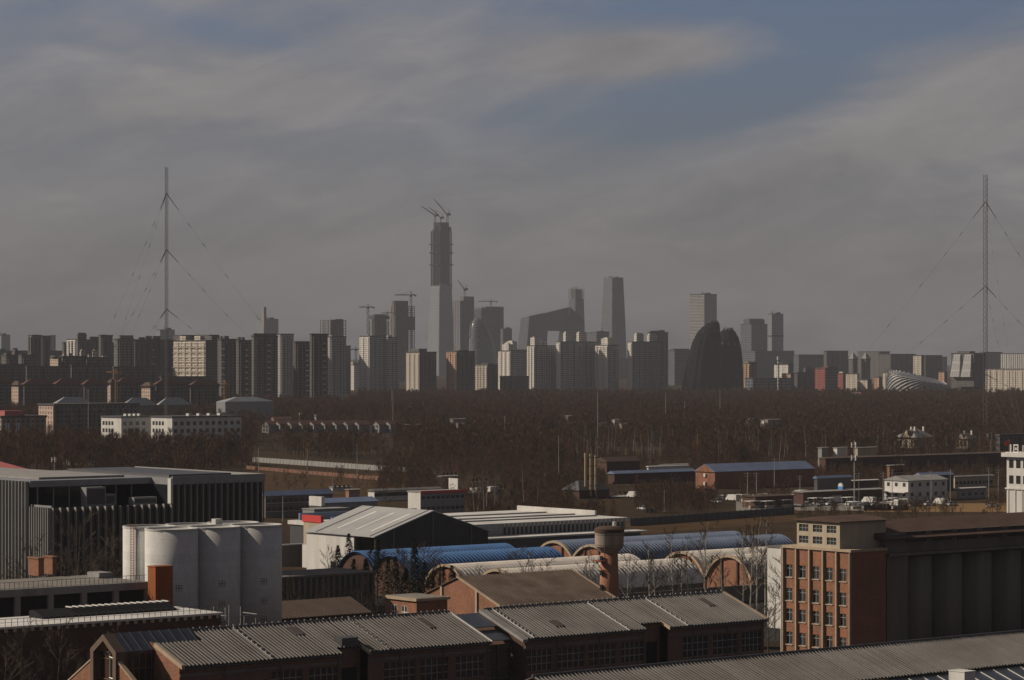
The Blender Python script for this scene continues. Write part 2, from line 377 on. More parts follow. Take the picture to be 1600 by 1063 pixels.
# verges (light coping boards at the open ends of the roof)
def verge(xa, w, mat, y0=0, y1=HS, h=.2):
    MB().hexa([(lx(xa),ly(RB)-y1-.05,RZ-k*y1-.35),(lx(xa)+w,ly(RB)-y1-.05,RZ-k*y1-.35),(lx(xa)+w,ly(RB)-y0,RZ-k*y0-.35),(lx(xa),ly(RB)-y0,RZ-k*y0-.35)],
              [(lx(xa),ly(RB)-y1-.05,RZ-k*y1+h),(lx(xa)+w,ly(RB)-y1-.05,RZ-k*y1+h),(lx(xa)+w,ly(RB)-y0,RZ-k*y0+h),(lx(xa),ly(RB)-y0,RZ-k*y0+h)]).build('verge', mat, t)
verge(A0, .45, M_trim, 3.0, HS); verge(A1-.1, .2, M_white, 0, HS, .14); verge(A2-.9, .9, M_conc, 0, HS+.2, .05); verge(A3, .5, M_trim, 0, HS)
verge(rec1-.1, .25, M_trim, 7.4, HS, .1); verge(rec3-.1, .25, M_trim, 7.4, HS, .1)
# north walls with the recessed window bands
M_shedwall = brick('sooty_brick_wall', (.20,.10,.065), (.15,.07,.045), (.17,.15,.135), dirt=.75)
wins = {0: [(285,322),(330,372),(384,420),(424,473),(483,532)], 1: [(600,650),(657,702),(712,757)], 2: [(818,863),(870,914),(920,963),(970,1011)], 3: [(1067,1107),(1114,1153),(1159,1197)]}
segs = [(A0, rec0, 0), (rec1, A1, 1), (A2, rec2, 2), (rec3, A3, 3)]
NB = EB+.5
gw = {}
for xa, xb, gi in segs:
    holes = []
    for pa, pb in wins[gi]:
        a_, b_ = on_b(pa, NB), on_b(pb, NB)
        if gi == 0 and pa < 424: z1, z0 = 9.2, 6.4
        else: z1, z0 = 10.1, 7.1
        holes.append((lx(max(a_, xa+.4)), lx(min(b_, xb-.3)), z0, z1))
    w_ = MB(); w_.holed(lambda l, z, q: (l, ly(NB)+q, z), lx(xb), EZ-.1, holes, .3, 0, lx(xa))
    wo = w_.build('north_wall', M_shedwall, t)
    MB().box(lx(xa)+.01, lx(xb)-.01, ly(NB)-.16, ly(NB)-.003, 10.35, 10.75).build('lintel_band', M_dconc, t)
    for h in holes:
        f = grid_window(h[1]-h[0], h[3]-h[2], 5, 3, .1).build('window', M_frame, t, loc=(h[0], ly(NB)+.14, h[2]))
        MB().box(.02, h[1]-h[0]-.02, .10, .13, .02, h[3]-h[2]-.02).build('pane', M_glass, f)
for xa, xb in ((rec0, rec1), (rec2, rec3)):      # recessed doorways
    MB().box(lx(xa)-.002, lx(xb)+.002, ly(NB)+1.7, ly(NB)+2.0, 0, EZ+.5).build('recess_wall', M_shedwall, t)
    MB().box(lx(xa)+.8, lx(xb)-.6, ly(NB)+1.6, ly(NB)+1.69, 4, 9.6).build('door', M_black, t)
# hatch, patched sheets, downpipes and a gutter that break the long roof and wall
def on_roof(px, run): return lx(on_b(px, RB-run)), ly(RB)-run, RZ-k*run
x_, y_, z_ = on_roof(528, 6.6)
MB().hexa([(x_,y_-.9,z_-.35),(x_+2.6,y_-.9,z_-.35),(x_+2.6,y_+.9,z_+.2),(x_,y_+.9,z_+.2)], [(x_,y_-.9,z_+.75),(x_+2.6,y_-.9,z_+.75),(x_+2.6,y_+.9,z_+.85),(x_,y_+.9,z_+.85)]).build('roof_hatch', M_dgrey, t)
M_patch = plain('rusty_patch_sheet', (.12,.105,.095), .85, .5, .8, col2=(.09,.07,.06))
rp = random.Random(8)
for px_, run, w_, h_ in ((455,2.5,1.4,2.2),(662,3,1.1,3),(862,6,1.6,1.8),(1100,3,1.2,2.4)):
    x_, y_, z_ = on_roof(px_, run)
    MB().hexa([(x_,y_-h_/2,z_-k*h_/2+.1),(x_+w_,y_-h_/2,z_-k*h_/2+.1),(x_+w_,y_+h_/2,z_+k*h_/2+.1),(x_,y_+h_/2,z_+k*h_/2+.1)], [(x_,y_-h_/2,z_-k*h_/2+.2),(x_+w_,y_-h_/2,z_-k*h_/2+.2),(x_+w_,y_+h_/2,z_+k*h_/2+.2),(x_,y_+h_/2,z_+k*h_/2+.2)]).build('roof_patch', M_patch, t)
for xa, xb in ((A0+.5, rec0), (rec1, A1), (A2, rec2), (rec3, A3)):
    MB().tube((lx(xa)+.1, ly(EB)-.12, EZ-.22), (lx(xb)-.1, ly(EB)-.12, EZ-.22), .1, k=6).build('gutter', M_dgrey, t)
    for f in (.25, .6, .97): MB().tube((lx(xa)+(xb-xa)*f, ly(NB)-.25, 0), (lx(xa)+(xb-xa)*f, ly(NB)-.25, EZ-.35), .07, k=6).build('downpipe', M_dgrey, t)
# gable ends, south wall
def gable_wall(xa, th, mat, nm='gable_wall'):
    MB().loft([[(lx(xa)+q, ly(RB)-HS+.5, 0), (lx(xa)+q, ly(RB)+HS-.5, 0), (lx(xa)+q, ly(RB)+HS-.5, EZ-.05), (lx(xa)+q, ly(RB), RZ-.2), (lx(xa)+q, ly(RB)-HS+.5, EZ-.05)] for q in (0, th)]).build(nm, mat, t)
gable_wall(A0+.05, .4, M_obrick); gable_wall(A1-.5, .3, M_dbrick); gable_wall(A2+.05, .3, M_dbrick); gable_wall(A3-.45, .4, M_brick)
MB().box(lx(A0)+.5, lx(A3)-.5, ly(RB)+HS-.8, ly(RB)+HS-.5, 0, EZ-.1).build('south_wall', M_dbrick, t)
# glass link between the two halves
tl = gth('glass_link', 'dark glazed link between the two halves of the ribbed workshop roof', 'glass link', A1+.35, RB)
g_ = MB()
W_ = A2-A1-1.4
for a_, b_, z_ in ((0, 4.2, 0), (4.2, HS-2.2, -.5)):
    g_.hexa([(.02,-b_,RZ-k*b_+z_-.5),(W_,-b_,RZ-k*b_+z_-.5),(W_,-a_,RZ-k*a_+z_-.5),(.02,-a_,RZ-k*a_+z_-.5)], [(.02,-b_,RZ-k*b_+z_-.4),(W_,-b_,RZ-k*b_+z_-.4),(W_,-a_,RZ-k*a_+z_-.4),(.02,-a_,RZ-k*a_+z_-.4)])
M_linkglass = glassy('blue_roof_glass', (.05,.06,.08), .3)
g_.build('glass_roof', M_linkglass, tl)
MB().box(.02, W_, -HS+2.35, -HS+2.5, 0, RZ-k*7-1.6).build('glass_front', M_glass, tl)
for i in range(5): MB().box(.0, W_, -HS+2.22, -HS+2.34, 3.2+i*1.6, 3.32+i*1.6).build('transom', M_dgrey, tl)
for x_ in (0, W_/2, W_-.12): MB().box(x_, x_+.12, -HS+2.18, -HS+2.33, 0, RZ-k*7-1.6).build('mullion', M_dgrey, tl)

# ---- glass porch on the end gable -----------------------------------------------------------------
PA = 182.4; PW = 3.1; PZR = RZ+.35; PZE = 13.35
tp = gth('glass_porch', 'brown framed glass porch with pitched glass roof on the end of the workshop', 'porch', PA, RB)
def house_ring(x, w, ze, zr, z0): return [(x,-w,z0),(x,w,z0),(x,w,ze),(x,0,zr),(x,-w,ze)]
fr = MB(); fr.v = []; fr.f = []
o_ = [house_ring(0, PW, PZE, PZR, 0), house_ring(1.5, PW, PZE, PZR, 0)]; i_ = [house_ring(0, PW-.75, PZE-.35, PZR-.85, 0), house_ring(1.5, PW-.75, PZE-.35, PZR-.85, 0)]
n = 0
for r_ in o_+i_: fr.v += r_
for q in range(5):
    q2 = (q+1) % 5
    if q == 0: continue
    fr.f += [(q,q2,5+q2,5+q), (10+q,15+q,15+q2,10+q2), (q,10+q,10+q2,q2), (5+q,5+q2,15+q2,15+q)]
fr.build('portal_frame', M_dframe, tp)
PL = 6.2                                          # glazed length before the brick gable
roofm = MB()
def strip(x0, x1, yb, sgn):
    roofm.hexa([(x0, sgn*PW if sgn < 0 else 0, (PZE if sgn < 0 else PZR)-.1), (x1, sgn*PW if sgn < 0 else 0, (PZE if sgn < 0 else PZR)-.1), (x1, 0 if sgn < 0 else PW, (PZR if sgn < 0 else PZE)-.1), (x0, 0 if sgn < 0 else PW, (PZR if sgn < 0 else PZE)-.1)],
               [(x0, sgn*PW if sgn < 0 else 0, PZE if sgn < 0 else PZR), (x1, sgn*PW if sgn < 0 else 0, PZE if sgn < 0 else PZR), (x1, 0 if sgn < 0 else PW, PZR if sgn < 0 else PZE), (x0, 0 if sgn < 0 else PW, PZR if sgn < 0 else PZE)])
strip(1.5, p0-PA, 0, -1); roofm.build('glass_roof', M_linkglass, tp); roofm = MB(); strip(1.5, p0-PA, 0, 1); roofm.build('glass_roof', M_linkglass, tp)
bar = MB().hexa([(-.05,-PW,PZE+.0),(.05,-PW,PZE+.0),(.05,0,PZR),(-.05,0,PZR)], [(-.05,-PW,PZE+.08),(.05,-PW,PZE+.08),(.05,0,PZR+.08),(-.05,0,PZR+.08)])
bm_ = MB(); bm_.v = bar.v; bm_.f = bar.f
barme = bm_.mesh('glazing_bar', M_dgrey)
for i in range(8): put('glazing_bar', barme, tp, (2.4+i*1.45, 0, 0))
# interior wall seen through the glass, then the mullions of the north side
MB().box(1.6, 5.9, -.6, -.3, 0, 12.9).build('inner_wall', M_trim, tp)
for i in range(6): MB().box(1.6+i*.9, 1.72+i*.9, -PW+.02, -PW+.16, 0, PZE-.12).build('mullion', M_dframe, tp)
for z_ in (6.2, 8.6, 11.1, 13.0): MB().box(1.5, PL+.2, -PW+.04, -PW+.14, z_, z_+.1).build('transom', M_dframe, tp)
mg, ntg, Ng, Lg, Pg = _new('clear_glazing'); tr = Ng.new('ShaderNodeBsdfTransparent'); ms = Ng.new('ShaderNodeMixShader'); ms.inputs[0].default_value = .3
tr.inputs[0].default_value = (.62,.64,.64,1); Pg.inputs['Base Color'].default_value = (.03,.035,.04,1); Pg.inputs['Roughness'].default_value = .05
Lg.new(tr.outputs[0], ms.inputs[1]); Lg.new(Pg.outputs[0], ms.inputs[2]); Lg.new(ms.outputs[0], Ng['Material Output'].inputs['Surface'])
MB().box(1.55, PL+.1, -PW+.08, -PW+.1, 0, PZE-.1).build('pane', mg, tp)
MB().box(1.1, 1.14, -PW+.8, PW-.8, 0, PZE-.4).build('pane', mg, tp)
MB().box(1.0, 1.2, -.14, .14, 0, PZR-1).build('mullion', M_dframe, tp)
for z_ in (7.0, 9.6, 12.2):
    MB().box(.95, 1.1, -PW+.8, PW-.8, z_, z_+.1).build('transom', M_dframe, tp)
    MB().tube((.9,-.1,z_+.3), (.9,-1.9,z_+.1), .06, k=5).build('stair_rail', M_steel, tp)
    MB().tube((1.6,1.6,z_-.6), (1.6,-.1,z_+.7), .05, k=5).build('stair_rail', M_steel, tp)
# brick gable shoulders under the porch
tg = gth('brick_gable_wall', 'sloping red brick gable shoulders with pale coping below the glass porch', 'wall', PA+.35, RB)
for s in (-1, 1):
    y0, y1 = s*PW, s*9.2; za, zb = 12.0, 8.6
    MB().loft([[(x, y0, 0), (x, y1, 0), (x, y1, zb), (x, y0, za)] for x in (0, .4)]).build('wall', M_obrick, tg)
    MB().loft([[(x, y0, za+.01), (x, y1, zb+.01), (x, y1, zb+.22), (x, y0, za+.22)] for x in (-.1, .5)]).build('coping', M_trim, tg)

# ---- nearest ribbed roof at the lower edge ----------------------------------------------------------
FB = 238.5
tf = gth('front_workshop', 'nearest workshop with dark ribbed roof and a strip of roof glazing', 'workshop', 196, FB-18)
kf = .347
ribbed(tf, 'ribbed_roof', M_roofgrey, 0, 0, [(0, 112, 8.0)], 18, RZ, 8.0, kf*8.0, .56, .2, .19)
MB().hexa([(0,18.02,RZ-.1),(112,18.02,RZ-.1),(112,28,RZ-3.5),(0,28,RZ-3.5)], [(0,18.02,RZ),(112,18.02,RZ),(112,28,RZ-3.4),(0,28,RZ-3.4)]).build('south_roof', M_roofgrey, tf)
MB().tube((0,18,RZ+.1),(112,18,RZ+.1),.2,k=6).build('ridge_cap', M_dgrey, tf)
MB().hexa([(0,2,RZ-kf*16-.35),(112,2,RZ-kf*16-.35),(112,10,RZ-kf*8-.3),(0,10,RZ-kf*8-.3)], [(0,2,RZ-kf*16-.25),(112,2,RZ-kf*16-.25),(112,10,RZ-kf*8-.2),(0,10,RZ-kf*8-.2)]).build('glazing_strip', M_linkglass, tf)
sb = MB().hexa([(-.05,2,RZ-kf*16-.25),(.05,2,RZ-kf*16-.25),(.05,9.6,RZ-kf*8.4-.25),(-.05,9.6,RZ-kf*8.4-.25)], [(-.04,2,RZ-kf*16-.12),(.04,2,RZ-kf*16-.12),(.04,9.6,RZ-kf*8.4-.12),(-.04,9.6,RZ-kf*8.4-.12)]).mesh('glazing_bar', M_white)
for i in range(44): put('glazing_bar', sb, tf, (.9+i*2.5, 0, 0))
MB().box(0, 112, 2.2, 27.6, 0, 9).build('wall', M_dbrick, tf)
a_, b_ = abz(1507, 1059, 12.0); va = gth('roof_vent', 'white box vent lit by the sun on the nearest glazed roof strip', 'roof vent', a_, b_)
MB().box(0, 1.9, 0, 2.5, 9.5, 12.6).build('housing', M_white, va); MB().box(-.06, 1.96, -.06, 2.56, 12.603, 12.7).build('lid', M_white, va)

# ---- brick stair tower + grain silos on the right ---------------------------------------------------
CB = (318.0, 308.5); a_, b_ = ab(1330, 440); CB = (a_, b_)
tb = gth('brick_tower', 'red brick factory tower with cream pilasters and a cream penthouse storey', 'factory building', a_, b_)
def len_v(px): return on_a(px, CB[0])-CB[1]
def len_u(px): return on_b(px, CB[1])-CB[0]
BH = zat(863, 440); BL = len_v(1225); BN = len_u(1384)
bay = BL/5
holes = []
wz = [zat(y_, 440) for y_ in (912, 949, 983, 1019)]   # sill heights at the corner
rows = [BH-6.0, BH-9.75, BH-13.05, BH-16.75, BH-20.2]
for r_ in rows:
    for i in range(5): holes.append((i*bay+bay*.36, i*bay+bay*.86, r_+1.3, r_+3.3))
wl = MB(); wl.holed(lambda l, z, q: (q, l, z), BL, BH-.05, holes, .28)
wl.quad((0,0,0),(BN,0,0),(BN,0,BH-.05),(0,0,BH-.05)); wl.quad((0,BL,0),(BN,BL,0),(BN,BL,BH-.05),(0,BL,BH-.05)); wl.quad((BN,0,0),(BN,BL,0),(BN,BL,BH-.05),(BN,0,BH-.05))
wl.build('brick_wall', M_obrick, tb)
for i in range(6):
    MB().box(-.4, -.002, max(0, i*bay-.13), min(BL, i*bay+.13), 0, BH-.1).build('pilaster', M_trim, tb)
MB().box(-.3, BN+.2, -.2, BL+.2, BH-.04, BH+.35).build('cornice', M_trim, tb)
wme = None
rr = random.Random(3)
for n_, h in enumerate(holes):
    fw_, fh_ = h[1]-h[0], h[3]-h[2]
    if wme is None:
        q = MB()
        for y0_, y1_ in ((0,.08), (fw_/2-.04, fw_/2+.04), (fw_-.08, fw_)): q.box(.1, .2, y0_, y1_, 0, fh_)
        q.box(.11, .19, .081, fw_-.081, fh_*.68, fh_*.68+.08); q.box(.11,.19,.081,fw_-.081,0,.08); q.box(.11,.19,.081,fw_-.081,fh_-.08,fh_)
        wme = q.mesh('window', M_frame)
        pme = MB().box(.13, .15, .02, fw_-.02, .02, fh_-.02).mesh('pane', M_winglass); pme2 = MB().box(.13, .15, .02, fw_*.5, .02, fh_-.02).mesh('pane', M_winglass)
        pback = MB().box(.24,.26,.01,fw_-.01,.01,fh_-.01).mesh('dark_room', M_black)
        sill = MB().box(-.14, -.002, -.12, fw_+.12, -.14, 0).mesh('sill', M_trim)
    wo = put('window', wme, tb, (0, h[0], h[2])); put('pane', pme if rr.random() < .6 else pme2, wo); put('dark_room', pback, wo); put('sill', sill, wo)
# cream penthouse
py0 = len_v(1312); py1 = len_v(1245); PHB = BH+.36; PHT = zat(815, 445); pxn = 10.4
hs = []
for i in range(3):
    for zz in (PHB+.55, PHT-1.75): hs.append((py0+(py1-py0)*(.08+i*.325), py0+(py1-py0)*(.30+i*.325), zz, zz+1.15))
ph = MB(); ph.holed(lambda l, z, q: (q+.02, l, z), py1, PHT, hs, .25, PHB, py0)
ph.quad((.02,py0,PHB),(pxn,py0,PHB),(pxn,py0,PHT),(.02,py0,PHT)); ph.quad((.02,py1,PHB),(pxn,py1,PHB),(pxn,py1,PHT),(.02,py1,PHT)); ph.quad((pxn,py0,PHB),(pxn,py1,PHB),(pxn,py1,PHT),(pxn,py0,PHT))
ph.build('penthouse', M_cream, tb)
wl2 = hs[0][1]-hs[0][0]
wm2 = grid_window(wl2, 1.15, 3, 2, .07)
wm2.v = [(y_+.08, x_, z_) for x_, y_, z_ in wm2.v]; wm2 = wm2.mesh('window', M_frame); pm2 = MB().box(.15,.17,.01,wl2-.01,.01,1.14).mesh('pane', M_winglass)
for h in hs:
    wo = put('window', wm2, tb, (.02, h[0], h[2])); put('pane', pm2, wo)
MB().loft([[(x_, py0-.5, PHT), (x_, py1+.5, PHT), (x_, py1+.5, PHT+.12), (x_, (py0+py1)/2, PHT+.75), (x_, py0-.5, PHT+.12)] for x_ in (-.5, pxn+.6)]).build('roof', M_rooftile, tb)
MB().tube((-.25,BL+.35,0),(-.25,BL+.35,BH),.12,k=8).build('downpipe', M_white, tb)
# silo house
SX = on_b(1386, CB[1]+.8)
ts = gth('grain_silo_house', 'dark concrete grain silo house with brown roof beside the brick tower', 'silo building', SX, CB[1]+.8)
SL = 75; ZT = 15.9
d0_ = depth(SX, CB[1])
zl = zat(868, d0_+3); zg = zat(840, d0_+6)
MB().box(0, SL, 6.2, 16, 0, zl-.02).build('core_wall', M_dconc, ts)
MB().box(0, 4.8, .0, 6.198, 0, zl-.02).build('end_pier', M_dconc, ts)
sil = MB().cyl(0, 0, [(3.35, 0), (3.35, zl-.35)], 32).mesh('silo', M_dconc, True)
for i in range(10): put('silo', sil, ts, (8.9+i*7.2, 3.2, 0))
MB().box(-.25, SL, -.75, 16.2, zl, zl+.45).build('ledge', M_dconc, ts)
hsz = [(4.6+i*6.1, 4.6+i*6.1+4.7, zl+2.0, zl+3.7) for i in range(11)]
gw_ = MB(); gw_.holed(lambda l, z, q: (l, q+.3, z), SL, zg, hsz, .3, zl+.46)
gw_.quad((0,.3,zl+.46),(0,15.6,zl+.46),(0,15.6,zg),(0,.3,zg)); gw_.quad((0,15.6,zl+.46),(SL,15.6,zl+.46),(SL,15.6,zg),(0,15.6,zg))
gw_.build('gallery_wall', M_dconc, ts)
wm3 = grid_window(4.7, 1.7, 8, 2, .1).mesh('window', M_dgrey); pm3 = MB().box(.02,4.68,.1,.12,.02,1.68).mesh('pane', M_winglass)
for h in hsz:
    wo = put('window', wm3, ts, (h[0], .4, h[2])); put('pane', pm3, wo)
MB().loft([[(x_, -1.3, zg), (x_, 17, zg), (x_, 17, zg+.2), (x_, 8, zg+2.6), (x_, -1.3, zg+.2)] for x_ in (-1.2, SL)]).build('roof', M_rooftile, ts)

# ---- brick gable shed behind the workshop ------------------------------------------------------------
tq = gth('brick_shed', 'brick gable shed with cream posts and a streaked brown corrugated roof', 'shed', 295, 367.4)
ln = on_b(890, 378.6)-295; zr, ze = 12.65, 8.6
MB().loft([[(x_,0,0),(x_,22.4,0),(x_,22.4,ze),(x_,11.2,zr),(x_,0,ze)] for x_ in (0, .4)]).build('gable_wall', M_obrick, tq)
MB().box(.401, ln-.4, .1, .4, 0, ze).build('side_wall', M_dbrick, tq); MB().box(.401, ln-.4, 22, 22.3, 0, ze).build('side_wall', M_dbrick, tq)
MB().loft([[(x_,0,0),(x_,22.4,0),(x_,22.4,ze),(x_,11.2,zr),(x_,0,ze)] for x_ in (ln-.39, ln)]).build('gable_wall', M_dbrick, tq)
for y_ in (6.3, 16.0): MB().box(-.25, -.002, y_-.25, y_+.25, 0, ze+(zr-ze)*(1-abs(y_-11.2)/11.2)-.1).build('post', M_trim, tq)
M_streak = plain('streaked_brown_roof', (.17,.125,.095), .8, .5, .3, col2=(.075,.055,.045))
def slope2(t, x0, x1, yr, ye, zr, ze, mat, name, rib=.0, pitch=.8):
    m = MB(); m.hexa([(x0,ye,ze),(x1,ye,ze),(x1,yr,zr),(x0,yr,zr)], [(x0,ye,ze+.15),(x1,ye,ze+.15),(x1,yr,zr+.15),(x0,yr,zr+.15)])
    if rib:
        x = x0+.2
        while x < x1-.2:
            m.hexa([(x,ye,ze+.151),(x+.3,ye,ze+.151),(x+.3,yr,zr+.151),(x,yr,zr+.151)], [(x+.1,ye,ze+.15+rib),(x+.2,ye,ze+.15+rib),(x+.2,yr,zr+.15+rib),(x+.1,yr,zr+.15+rib)]); x += pitch
    return m.build(name, mat, t)
slope2(tq, -.3, ln+.3, 11.18, -.6, zr+.02, ze-.2, M_streak, 'north_roof', .08); slope2(tq, -.3, ln+.3, 11.22, 23, zr+.02, ze-.2, M_streak, 'south_roof', .08)
MB().hexa([(ln+.301,-.6,ze-.25),(ln+.7,-.6,ze-.25),(ln+.7,11.2,zr),(ln+.301,11.2,zr)], [(ln+.301,-.6,ze+.1),(ln+.7,-.6,ze+.1),(ln+.7,11.2,zr+.3),(ln+.301,11.2,zr+.3)]).build('verge', M_trim, tq)
MB().hexa([(-.6,-.6,ze-.25),(-.301,-.6,ze-.25),(-.301,11.2,zr),(-.6,11.2,zr)], [(-.6,-.6,ze+.1),(-.301,-.6,ze+.1),(-.301,11.2,zr+.3),(-.6,11.2,zr+.3)]).build('verge', M_trim, tq)

# ---- small flat-roofed brick house --------------------------------------------------------------------
a_, b_ = ab(651, 450); th_ = gth('brick_annex', 'small flat-roofed orange brick house with two windows beside the workshop roof', 'house', a_, b_)
hv = on_a(602, a_)-b_; hu = on_b(699, b_)-a_; hz_ = zat(940, 450)
hl = [(hv*.3, hv*.48, hz_-3.0, hz_-.9), (hv*.62, hv*.8, hz_-3.0, hz_-.9)]
hm = MB(); hm.holed(lambda l, z, q: (q, l, z), hv, hz_, hl, .2); hm.quad((0,0,0),(hu,0,0),(hu,0,hz_),(0,0,hz_)); hm.quad((0,hv,0),(hu,hv,0),(hu,hv,hz_),(0,hv,hz_)); hm.quad((hu,0,0),(hu,hv,0),(hu,hv,hz_),(hu,0,hz_))
hm.build('wall', M_obrick, th_)
for h in hl:
    q = grid_window(h[1]-h[0], 2.1, 2, 2, .16); q.v = [(y_+.02, x_, z_) for x_, y_, z_ in q.v]; wo = q.build('window', M_white, th_, loc=(0, h[0], h[2]))
    MB().box(.1,.12,.02,h[1]-h[0]-.02,.02,2.08).build('pane', M_winglass, wo); MB().box(-.3,-.003,.1,.9,-.6,-.05).build('air_conditioner', M_white, wo)
MB().box(-.35, hu+.35, -.35, hv+.35, hz_+.002, hz_+.45).build('roof', M_trim, th_); MB().box(0.1, hu-.1, .1, hv-.1, hz_+.451, hz_+.5).build('roof_deck', M_yard, th_)
# dark low roof in front of the left silos
a_, b_ = ab(432, 474); tw = gth('low_shed', 'low shed with mossy brown sheet roof wedged between silos and workshop', 'shed', a_, b_)
wl_ = on_b(577, b_)-a_
MB().box(0, wl_, 0, 9, 0, 5.9).build('wall', M_dbrick, tw); slope2(tw, -.2, wl_+.3, 6, -.5, 8.3, 6.0, M_roofbrown, 'north_roof', .06); slope2(tw, -.2, wl_+.3, 6.05, 10, 8.3, 6.0, M_roofbrown, 'south_roof')

# ---- water tower ------------------------------------------------------------------------------------
X_, Y_ = (952-800)/F*490, 490
tt = thing('water_tower', 'brick water tower with flared shaft and round concrete tank by the white vaults', 'water tower', (X_, Y_, 0), ANG)
zt = zat(825, 490)
M_shaft = brick('shaft_brick', (.33,.14,.08), (.26,.10,.06), (.24,.17,.13))
MB().cyl(0,0,[(1.95,0),(1.75,zat(940,490)),(1.5,zat(864,490))],28).build('shaft', M_shaft, tt, True)
MB().cyl(0,0,[(1.5,zat(864,490)+.002),(2.5,zat(854,490)),(2.52,zt-.8)],32).build('tank', plain('tank_concrete', (.33,.27,.22), .9, .4, .5, streak=True), tt)
MB().cyl(0,0,[(2.62,zt-.79),(2.62,zt-.15),(1.8,zt+.25)],32).build('tank_cap', M_rooftile, tt)
for r_ in (zt-1.2, zt-3.0): MB().cyl(0,0,[(2.55,r_),(2.56,r_+.12)],32).build('hoop', M_dconc, tt)
for i in range(5): MB().box(-1.95,-1.75,-.3,.3,zat(930,490)+i*2.5-1.5,zat(930,490)+i*2.5-.6).build('shaft_window', M_black, tt)
pl = MB().box(-3.3,-1.62,-1.0,1.0,zat(876,490),zat(876,490)+.12); plo = pl.build('platform', M_rust, tt)
for y_ in (-.95, .95): MB().tube((-3.2,y_,zat(876,490)+.12),(-3.2,y_,zat(876,490)+1.2),.05,k=5).build('rail_post', M_rust, plo)
MB().tube((-3.2,-.95,zat(876,490)+1.2),(-3.2,.95,zat(876,490)+1.2),.05,k=5).build('hand_rail', M_rust, plo)
MB().tube((-3.0,0,zat(876,490)),(-1.7,0,zat(890,490)),.08,k=5).build('bracket', M_rust, plo)
pp = MB().tube((-2.4,-1.6,zat(876,490)),(-2.4,-1.6,zt-.8),.08,k=6).build('downpipe', M_dgrey, tt)

# ---- white grain silos on the left --------------------------------------------------------------------
s_ = (268-800)/F; dS = 451; a_, b_ = ab(268, dS)
tS = gth('white_silos', 'cluster of joined white cylindrical silos with small square windows and a ladder', 'silos', a_, b_)
zS = 22.5; rS = 4.25; sp = 8.1
silo = MB().cyl(0,0,[(rS,0),(rS,zS)],56).mesh('silo', M_silo, True)
for p in silo.polygons:
    if len(p.vertices) > 4: p.use_smooth = False
ringp = []
rm = MB().cyl(0,0,[(rS-.25,zS+.001),(rS+.05,zS+.001),(rS+.05,zS+.35),(rS-.25,zS+.35),(rS-.25,zS+.002)],56)
rimm = MB(); rimm.loft([[( (r_)*math.cos(6.2832*i/56), r_*math.sin(6.2832*i/56), z_) for i in range(56)] for r_, z_ in ((rS-.25,zS+.002),(rS+.04,zS+.002),(rS+.04,zS+.32),(rS-.25,zS+.32),(rS-.25,zS+.002))], False)
rimm = rimm.mesh('parapet', M_silo)
wsm = grid_window(1.0, .95, 2, 2, .1); wsm = wsm.mesh('window', M_dgrey); psm = MB().box(.02,.98,.06,.08,.02,.93).mesh('pane', M_glass)
for i in range(3):
    for j in range(2):
        cx_, cy_ = i*sp+(0 if j == 0 else .4), j*7.4
        so_ = put('silo', silo, tS, (cx_, cy_, 0))
        put('parapet', rimm, so_, (0,0,0))
        if j == 0:
            for z_ in ((zS-9.2, zS-12.4, zS-15.4) if i else (zS-9.5,)):
                a2 = R(-106); e2 = a2+R(90); wo = put('window', wsm, so_, (math.cos(a2)*(rS+.02)-.5*math.cos(e2), math.sin(a2)*(rS+.02)-.5*math.sin(e2), z_), e2); put('pane', psm, wo)
MB().box(-1, 2*sp+2, 0, 7, 0, zS+.03).build('infill', M_silo, tS)
MB().box(sp+2.6, sp+3.9, 3.6, 4.8, zS+.031, zS+1.2).build('hatch_box', M_silo, tS)
ld = MB(); an_ = R(-158)
for q_ in (-.3, .3): ld.box(rS+.25, rS+.33, q_-.04, q_+.04, 8, zS+.9)
for i in range(36): ld.box(rS+.26, rS+.32, -.259, .259, 8.2+i*.42, 8.27+i*.42)
ca, sa = math.cos(an_), math.sin(an_); ld.v = [(x_*ca-y_*sa+.4, x_*sa+y_*ca+7.4, z_) for x_, y_, z_ in ld.v]
ld.build('ladder', M_rust, tS)
# corten stair box
a_, b_ = ab(243, 420); tc_ = gth('corten_stair_box', 'rust-coloured steel stair box standing in front of the white silos', 'stair tower', a_, b_)
hu = on_b(270, b_)-a_; hv = on_a(231, a_)-b_; zc = zat(887, 420)
MB().box(0, hu, 0, hv, 0, zc).build('shell', M_rust, tc_); MB().box(-.08, hu+.08, -.08, hv+.08, zc+.002, zc+.15).build('roof', M_rust, tc_)
# low deck building with dark bays
a_, b_ = ab(230, 424); La = a_-on_b(-60, b_); tD = gth('deck_building', 'low grey building with open dark bays and a railed pale roof deck', 'building', a_-La, b_)
zD = zat(909, 424); dp = 17
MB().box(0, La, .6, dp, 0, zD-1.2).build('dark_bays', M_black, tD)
MB().box(-.2, La+.2, -.2, dp, zD-1.1, zD).build('roof_slab', M_conc, tD); MB().box(.5, La-.5, .6, dp-.5, zD+.004, zD+.05).build('roof_deck', M_yard, tD)
xcol = [on_b(p, b_)-(a_-La) for p in (-20, 28, 80, 132, 182, 231)]
for x_ in xcol: MB().box(x_-.45, x_+.45, 0, .55, 0, zD-1.11).build('column', M_conc, tD)
rl = MB()
for i in range(40):
    x_ = La*i/39.5; MB_ = rl.box(x_-.03, x_+.03, .2, .26, zD+.002, zD+1.0)
rl.box(0, La, .2, .26, zD+.98, zD+1.04); rl.build('railing', M_dgrey, tD)
MB().box(La-3, La-.6, 9, 12.5, zD+.05, zD+.9).build('roof_hut', M_conc, tD)
